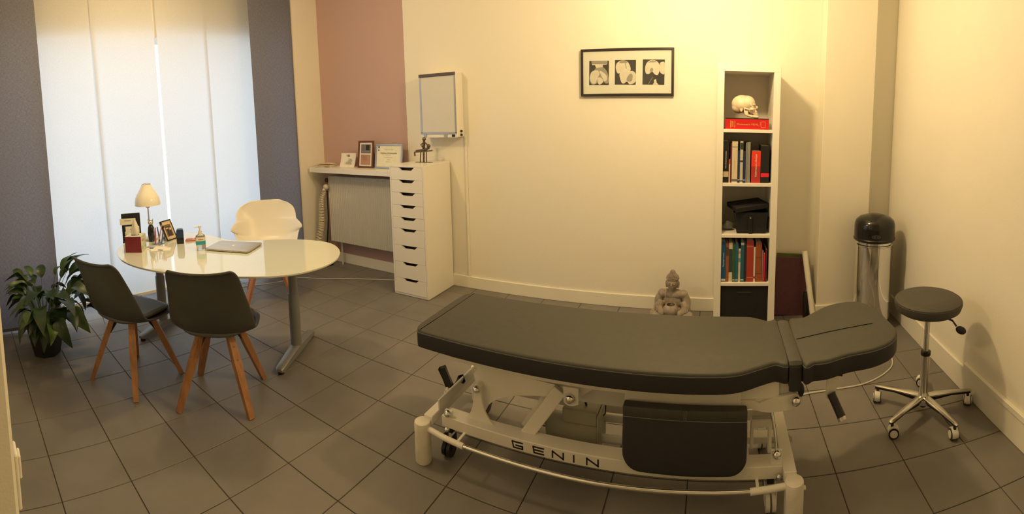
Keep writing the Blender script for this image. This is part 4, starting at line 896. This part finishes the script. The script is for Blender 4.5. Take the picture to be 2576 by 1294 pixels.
def chair(label, loc, facing, rows, m, cush, legm, spread=.205, group=None, name='desk_chair', legtop=.085, cat='chair'):
    t = thing(name, label, cat, loc, R(facing - 90), group)
    me = shell(rows, m); me.transform(Matrix.Translation((0, 0, -.018 if cush else 0))); o = bpy.data.objects.new('shell', me); C.objects.link(o); o.parent = t
    if cush:
        ol = ccw([tuple(v) for v in smooth_closed([(-.175, .16), (-.20, .05), (-.19, -.10), (-.13, -.165), (0, -.18), (.13, -.165), (.19, -.10), (.20, .05), (.175, .16), (.10, .20), (0, .21), (-.10, .20)], 3)])
        b = B().loft(ol, [(.012, .419), (0, .430), (.0, .440), (.012, .449), (.04, .452)], lambda x, y: .9 * (abs(x) ** 3) * 3); obj('cushion', b, cush, t, smooth=60)
    for sx in (-1, 1):
        for sy in (-1, 1):
            p1 = Vector((sx * spread, sy * spread, 0)); p0 = Vector((sx * legtop, sy * legtop, .405)); d = (p1 - p0).normalized(); a = Vector((sx, -sy, 0)).normalized(); q = d.cross(a).normalized()
            b = B(); b.rings([[p + a * (x * w_) + q * (y * w_) for x, y in ((-1, -.8), (1, -.8), (1, .8), (-1, .8))] for p, w_ in ((p0, .019), (p0.lerp(p1, .35), .0225), (p1, .0155))])
            lg = obj('leg', b, legm, t, smooth=20)
            if cush:
                for s in (.14, .30):
                    p = p0.lerp(p1, s); nr = Vector((sx, sy, 0)).normalized() * .017; mxp = p + nr
                    obj('bolt', B().tube([mxp, mxp + nr.normalized() * .004], .0045, 8), M['steel'], lg)
            b = B(); p2 = p0.lerp(p1, .26) - Vector((sx, sy, 0)).normalized() * .016; b.tube([Vector((sx * .03, sy * .03, .400)), Vector((sx * .065, sy * .065, .388)), p2], [.012, .012, .007], 6); obj('bracket', b, M['black'], t)
    obj('mount_plate', B().box((-.09, -.09, .392), (.09, .09, .407), .003), M['black'], t)
    return t
ROWS = [(.218, .432, .150, 0, 0, 0), (.208, .441, .190, 0, -.02, 0), (.13, .437, .222, .012, 0, 0), (.02, .428, .236, .022, 0, 0), (-.08, .430, .240, .040, 0, 0), (-.155, .452, .243, .055, .035, 0), (-.20, .505, .242, .035, .065, 0),
        (-.225, .575, .234, .015, .070, 0), (-.245, .650, .225, .005, .062, 0), (-.262, .720, .213, 0, .050, 0), (-.280, .785, .204, 0, .030, .008), (-.292, .815, .190, 0, .015, .014), (-.306, .826, .172, 0, .005, .018)]
chair('dark grey shell chair with cushion, nearest the potted plant', (-2.865, .985, 0), 113, ROWS, M['darkgrey'], M['cushion'], M['wood'], group='dark grey chairs in front of the desk')
chair('dark grey shell chair with cushion seen from behind, right of its twin', (-2.37, 1.335, 0), 134, ROWS, M['darkgrey'], M['cushion'], M['wood'], group='dark grey chairs in front of the desk')
WROWS = [(.235, .430, .19, 0, 0, 0), (.215, .444, .225, .0, -.02, 0), (.10, .436, .262, .06, 0, 0), (-.02, .432, .285, .11, 0, 0), (-.12, .44, .308, .14, .03, 0), (-.185, .48, .322, .12, .12, 0), (-.215, .54, .326, .06, .19, 0),
         (-.235, .600, .326, .02, .20, 0), (-.244, .632, .322, 0, .19, -.004), (-.249, .652, .305, 0, .15, -.006), (-.252, .664, .284, 0, .09, 0), (-.264, .71, .282, 0, .07, 0), (-.274, .76, .266, 0, .055, -.004), (-.281, .798, .232, 0, .04, -.010), (-.286, .820, .185, 0, .03, -.010), (-.288, .830, .13, 0, .0, -.006)]
chair('white shell armchair with wooden legs behind the desk', (-3.47, 2.52, 0), -37, WROWS, M['white'], None, M['wood2'], name='armchair', cat='armchair')

# ================================================================ THINGS ON THE DESK
t = thing('desk_lamp', 'small white domed table lamp standing on the desk', 'lamp', (-3.43, 1.385, ZD))
obj('base', B().lathe([(.001, 0), (.062, 0), (.064, .004), (.060, .012), (.012, .018), (.001, .018)]), M['whitegloss'], t)
obj('pole', B().cyl((0, 0, .015), (0, 0, .27), .0055), M['steel'], t)
obj('socket', B().lathe([(.010, .240), (.017, .246), (.017, .280), (.013, .30)]), M['steel'], t)
obj('shade', B().lathe([(.095, .266), (.101, .264), (.100, .285), (.095, .312), (.084, .340), (.068, .366), (.052, .390), (.040, .412), (.034, .424), (.029, .424), (.036, .410), (.048, .388), (.064, .364), (.080, .338), (.091, .310), (.095, .266)], seg=44, cap=False), M['whitegloss'], t)
obj('cap_ring', B().lathe([(.034, .420), (.036, .424), (.034, .428), (.022, .429), (.020, .425)], seg=32), M['chrome'], t)
t = thing('tissue_box', 'cube tissue box with a dark red patterned front on the desk', 'tissue box', (-3.155, 1.16, ZD), R(51))
s = .059
obj('box', B().use(M['lavender']).box((-s, -s, 0), (s, s, .112), .001), None, t)
b = B().box((-s, -s - .0006, .001), (s, -s + .0002, .111)); obj('front_print', b, M['darkred'], t)
b = B()
for r in range(5):
    for c in range(5):
        x, z = -.046 + c * .0215 + (r % 2) * .008, .014 + r * .021
        if x < s - .008: b.tube([(x + .0075 * math.cos(a), -s - .0008, z + .0075 * math.sin(a)) for a in [2 * PI * k / 8 for k in range(9)]], .0007, 4, False)
obj('circle_print', b, color('rose_ring', (.30, .03, .05)), t)
for q, (x, z, r_) in enumerate(((-.03, .03, .014), (.01, .075, .012), (.03, .03, .010), (-.02, .08, .009), (.045, .06, .008))):
    obj('blob_print', B().lathe([(r_, 0), (r_, .0006)], (0, 0, 0), 9, Matrix.Translation((s, x, z)) @ Matrix.Rotation(PI / 2, 4, 'Y')), color(('pale_green_print', 'pale_rose_print')[q % 2], ((.25, .45, .33), (.5, .2, .2))[q % 2]), t)
obj('slot', B().lathe([(.030, .1122), (.028, .1132)], seg=20), M['ink'], t)
rs = []
for z, r_, o_ in ((.100, .024, 0), (.13, .030, 0), (.165, .026, .002), (.195, .017, .004), (.222, .004, .006)):
    rs.append([((r_ * (1 + .16 * math.sin(5 * a + z * 40))) * math.cos(a) + o_, .55 * r_ * (1 + .2 * math.cos(4 * a + z * 30)) * math.sin(a), z) for a in [2 * PI * k / 20 for k in range(20)]])
o = obj('tissue', B().rings(rs), M['paper'], t, smooth=60); o.rotation_euler = (0, 0, R(-10))
t = thing('card_holder', 'black upright card holder with white cards behind the tissue box', 'card holder', (-3.43, 1.235, ZD), R(68))
obj('back_board', B().box((-.072, .02, 0), (.072, .028, .215), .002), M['black'], t); obj('base', B().box((-.072, -.035, 0), (.072, .028, .012), .002), M['black'], t)
for k, (z, h, y, dx) in enumerate(((.150, .028, .012, -.03), (.085, .032, .008, .01), (.055, .026, -.002, .005), (.030, .024, -.012, 0))):
    obj('pocket_card', B().box((-.055 + dx, y, z - .02), (.055 + dx * .6, y + .003, z + h)), M['paper'] if k % 2 == 0 or k == 1 else M['blue'], t)
    obj('print_line', B().box((-.02 + dx, y - .0006, z + .010), (.03 + dx, y, z + .013)), M['ink'], t)
t = thing('cat_figurine', 'slender dark cat figurine with a shiny metal head beside the desk lamp', 'figurine', (-3.34, 1.36, ZD), R(-20))
obj('body', B().lathe([(.001, 0), (.022, .001), (.025, .03), (.027, .07), (.023, .105), (.014, .125), (.001, .13)], seg=24), M['blackgloss'], t)
obj('head', B().ball((0, 0, .143), .0225, (1, .95, .9)).tube([(0, .014, .155), (0, .019, .172)], [.008, .001], 6).tube([(0, -.014, .155), (0, -.019, .172)], [.008, .001], 6), M['chrome'], t)
obj('wing', B().ball((.012, .018, .07), .012, (.8, .5, 2.4)), M['steel'], t)
t = thing('pen_cup', 'square clear plastic cup holding pens on the desk', 'pen cup', (-3.225, 1.365, ZD), R(25))
b = B().box((-.034, -.034, 0), (.034, .034, .003)).box((-.034, -.034, 0), (.034, -.032, .088)).box((-.034, .032, 0), (.034, .034, .088)).box((-.034, -.032, 0), (-.032, .032, .088)).box((.032, -.032, 0), (.034, .032, .088)); obj('cup', b, M['pane'], t)
for k, (m, p0, p1) in enumerate(((M['red'], (-.02, -.01, .004), (-.005, -.02, .125)), (M['pink'], (.01, -.02, .004), (.01, .04, .135)), (M['blue'], (.0, .015, .004), (-.02, .02, .12)), (M['black'], (.02, .01, .004), (.03, .035, .13)))):
    p = obj('pen', B().tube([p0, p1], .0038, 8), m, None); p.location = t.location; p.rotation_euler = t.rotation_euler
    tag(p, ('red', 'pinkish brown', 'blue', 'black')[k] + ' pen standing in the clear pen cup', 'pen', 'pens in the cup')
t = thing('desk_photo', 'black and silver framed family photograph tilted back on the desk', 'picture frame', (-3.275, 1.50, ZD), R(23 + 90))
t.rotation_euler = Euler((R(-24), 0, R(23 + 90)))
b = B()
for a, c in (((-.056, -.006, 0), (.056, .006, .008)), ((-.056, -.006, .148), (.056, .006, .156)), ((-.056, -.006, .008), (-.048, .006, .148)), ((.048, -.006, .008), (.056, .006, .148))): b.box(a, c, .001)
obj('frame', b, M['blackgloss'], t); obj('edge', B().box((-.058, .002, 0), (-.056, .010, .157)), M['silver'], t); obj('mount', B().box((-.048, -.002, .008), (.048, .004, .148)), color('cream_mount', (.62, .50, .34)), t)
b = B().use(color('snapshot_brown', (.16, .10, .07))).box((-.034, -.0028, .03), (.034, -.002, .122)); b.use(M['darkprint']).box((-.02, -.0033, .035), (.0, -.0028, .085)).box((.004, -.0033, .032), (.022, -.0028, .075)).box((-.03, -.0033, .10), (.03, -.0028, .106)).use(M['petal']).box((-.026, -.0033, .09), (.0, -.0028, .097)).box((.012, -.0033, .078), (.028, -.0028, .092)); obj('photograph', b, None, t)
o = obj('easel', B().box((-.014, 0, -.115), (.014, .003, 0)), M['black'], t); o.location = (0, .007, .115); o.rotation_euler = (R(38), 0, 0)
t = thing('stamp', 'dark blue self-inking stamp standing on the desk', 'stamp', (-3.125, 1.495, ZD), R(60))
obj('body', B().box((-.026, -.016, .0), (.026, .016, .045), .004, None, 2).box((-.022, -.013, .045), (.022, .013, .075), .003), M['blackgloss'], t)
obj('grip', B().rings([[(x * k, y * k, z) for x, y in ((-.026, -.017), (.026, -.017), (.026, .017), (-.026, .017))] for z, k in ((.045, 1), (.09, 1), (.104, .85), (.109, .5))]), M['blue'], t)
t = thing('clip_tray', 'small copper pink clip dispenser behind the blue stamp', 'desk accessory', (-3.14, 1.60, ZD), R(55))
obj('tray', B().box((-.05, -.022, 0), (.05, .022, .012), .003).box((.02, -.02, .012), (.034, .02, .026), .002).box((-.045, -.02, .012), (.0, .02, .016), .001), M['pink'], t)
t = thing('sanitizer_bottle', 'clear hand sanitizer pump bottle with a turquoise label on the desk', 'bottle', (-2.86, 1.52, ZD), R(70))
def ov(a, c, z, n=28): return [(a * math.copysign(abs(math.cos(q)) ** .8, math.cos(q)), c * math.copysign(abs(math.sin(q)) ** .8, math.sin(q)), z) for q in [2 * PI * k / n for k in range(n)]]
obj('bottle', B().rings([ov(.030, .018, 0), ov(.033, .020, .004), ov(.033, .020, .088), ov(.029, .018, .100), ov(.014, .012, .108), ov(.012, .012, .114)]), mat('clear_gel', (.85, .9, .88), .08, trans=.75), t, smooth=50)
obj('label', B().rings([ov(.0334, .0204, .036), ov(.0334, .0204, .088)], False, False), M['paper'], t); obj('label_band', B().rings([ov(.0337, .0207, .037), ov(.0337, .0207, .062)], False, False), color('turquoise_label', (.03, .36, .46)), t)
b = B()
for k in range(12): a = -PI / 2 + (k - 6) * .1; b.box((.033 * math.cos(a) - .001, .0212 * math.sin(a) - .001, .070 + (k % 2) * .002), (.033 * math.cos(a) + .001, .0212 * math.sin(a) + .001, .076))
obj('brand_print', b, M['red'], t)
obj('collar', B().cyl((0, 0, .110), (0, 0, .130), .013), M['whitegloss'], t); obj('pump', B().cyl((0, 0, .130), (0, 0, .152), .005).cyl((0, 0, .150), (0, 0, .164), .011).tube([(0, 0, .158), (-.030, 0, .158), (-.034, 0, .152)], .0045, 8), M['whitegloss'], t)
t = thing('laptop', 'closed silver laptop lying on the desk', 'laptop', (-2.732, 1.702, ZD), R(29.4))
def rr(w_, d_, r_, z, n=5):
    out = []
    for cx, cy, a0 in ((w_ - r_, d_ - r_, 0), (-w_ + r_, d_ - r_, 90), (-w_ + r_, -d_ + r_, 180), (w_ - r_, -d_ + r_, 270)):
        for k in range(n + 1): a = R(a0 + 90 * k / n); out.append((cx + r_ * math.cos(a), cy + r_ * math.sin(a), z))
    return out
obj('base', B().rings([rr(.155, .105, .01, .002), rr(.162, .112, .014, .005), rr(.163, .113, .014, .009)]), M['alu'], t)
obj('lid', B().rings([rr(.163, .113, .014, .0105), rr(.163, .113, .014, .0145), rr(.158, .109, .012, .0165)]), mat('silver_anodised', (.55, .54, .52), .38, metal=.6), t)
obj('gap', B().rings([rr(.160, .110, .014, .009), rr(.160, .110, .014, .0105)]), M['black'], t)
b = B(); pts = [(.013 * math.cos(a) * (1 - .10 * math.cos(2 * a)), .014 * math.sin(a)) for a in [2 * PI * k / 20 for k in range(20)]]; pts = [(x - (.006 if x > .009 and abs(y) < .006 else 0), y) for x, y in pts]
b.prism(pts, .0165, .0168); b.prism([(.001, .015), (.004, .018), (.006, .023), (.002, .021)], .0165, .0168); obj('emblem', b, M['paper'], t)
t = thing('leaflet', 'printed leaflets lying flat in front of the pen cup', 'papers', (-3.13, 1.29, ZD), R(40))
obj('sheet', B().box((-.08, -.05, 0), (.08, .05, .0012)), M['paper'], t); obj('sheet', B().box((-.02, -.10, .0012), (.12, -.01, .0022)), M['paper'], t).rotation_euler = (0, 0, R(20))
obj('print_block', B().box((-.03, -.03, .0023), (.0, -.01, .0027)), M['darkprint'], t); obj('print_block', B().box((.05, -.06, .0023), (.09, -.04, .0027)), M['darkprint'], t); obj('print_block', B().box((-.07, .0, .0013), (-.01, .035, .0018)), color('pale_blue_print', (.20, .26, .34)), t)

# ================================================================ POTTED PLANT
t = thing('potted_plant', 'leafy green peace lily in a black faceted pot on the floor at the left', 'plant', (-3.49, .515, 0))
b = B(); n = 8
b.rings([[(r_ * math.cos(2 * PI * (k + .5) / n), r_ * math.sin(2 * PI * (k + .5) / n), z) for k in range(n)] for r_, z in ((.098, 0), (.102, .004), (.152, .225), (.158, .228), (.160, .248), (.152, .250))], True, False).rings([[(r_ * math.cos(2 * PI * (k + .5) / n), r_ * math.sin(2 * PI * (k + .5) / n), z) for k in range(n)] for r_, z in ((.152, .250), (.148, .215))], False, False)
obj('pot', b, M['pot'], t, smooth=0, rec=False); obj('soil', B().lathe([(.001, .219), (.142, .217), (.149, .213)], seg=16), M['soil'], t)
def leafmesh(L, w_, droop, twist, m):
    b = B(); rs = []; n = 9
    for k in range(n + 1):
        s = k / n; wd = w_ * (math.sin(PI * s ** .8)) ** .8 * (1 - .2 * s) + .0012; x = L * (s - droop * .22 * s * s); z = L * (.10 * math.sin(PI * s) - droop * .75 * s * s)
        tw = twist * s; row = []
        for u in (-1, -.55, 0, .55, 1):
            zz = .30 * wd * abs(u) + .012 * math.sin(s * 12 + u * 2) * abs(u) * w_ * 6
            row.append((x, wd * u * math.cos(tw) - zz * math.sin(tw), z + zz * math.cos(tw) + wd * u * math.sin(tw)))
        rs.append(row)
    b.rings(rs, False, False, closed=False); return obj('leaf', b, m, t, smooth=80, rec=False).data
rnd = random.Random(11); lm = []
for L, w_, dr, tw, k in ((.25, .062, .55, .3, 0), (.23, .058, .9, -.4, 0), (.28, .066, .75, .2, 0), (.21, .058, 1.1, .5, 0), (.26, .062, .35, -.3, 1), (.24, .068, .6, .2, 1)):
    lm.append(leafmesh(L, w_, dr, tw, (M['leaf'], M['leaf2'])[k]))
first = [o for o in C.objects if o.parent == t and o.name.startswith('leaf')]
NL = 88
for k in range(NL):
    o = first[k] if k < 6 else bpy.data.objects.new('leaf', lm[k % 6])
    if k >= 6: C.objects.link(o); o.parent = t
    el = rnd.choice((.15, .35, .55, .75, .95, 1.15)) + rnd.uniform(-.1, .1); az = k * 2.399 + rnd.uniform(-.3, .3)
    sl_ = .14 + .23 * rnd.random() + .07 * math.sin(el); base = Vector((.04 * math.cos(az), .04 * math.sin(az), .22))
    tip = base + Vector((math.cos(az) * math.cos(el), math.sin(az) * math.cos(el), math.sin(el))) * sl_
    if tip.z < .33: tip.z = .33 + rnd.random() * .05
    if tip.z > .54: tip.z = .54 - rnd.random() * .05
    tip.x = max(tip.x, -.24)
    if tip.y < -.13: tip.y = -.13 + rnd.random() * .04
    pitch = el * .95 - .15 - rnd.random() * .35
    o.location = tip; o.rotation_euler = (rnd.uniform(-.5, .5), -pitch, az); sc = rnd.uniform(.65, .98) * (.72 if math.sin(az) < -.5 or math.cos(az) < -.6 else 1.05); o.scale = (sc, sc, sc)
    mid = base.lerp(tip, .5) + Vector((0, 0, .025))
    obj('stem', B().tube([base, mid, tip + (tip - mid).normalized() * .004], [.0028, .0024, .0018], 5), M['stem'], t)

# ================================================================ CABLES
o = obj('floor_cable', B().tube(smooth_open([(-3.86, 2.45, .004), (-3.70, 2.80, .004), (-3.66, 3.0, .004), (-3.46, 3.12, .004), (-3.28, 3.25, .004), (-3.04, 3.39, .004), (-2.84, 3.49, .004), (-2.70, 3.56, .004), (-2.64, 3.60, .004)], 5), .0035, 6), M['cable']); tag(o, 'white cable on the floor running from the window to behind the drawer cabinet', 'cable')
o = obj('power_cable', B().tube(smooth_open([(.22, 2.30, .004), (.47, 2.49, .004), (.68, 2.53, .004), (.88, 2.55, .004), (1.03, 2.62, .004), (1.13, 2.72, .004), (1.16, 2.86, .004), (1.12, 3.02, .004), (1.05, 3.12, .004)], 6), .0045, 6), M['cable']); tag(o, 'pale cable looping over the floor beyond the headrest', 'cable')
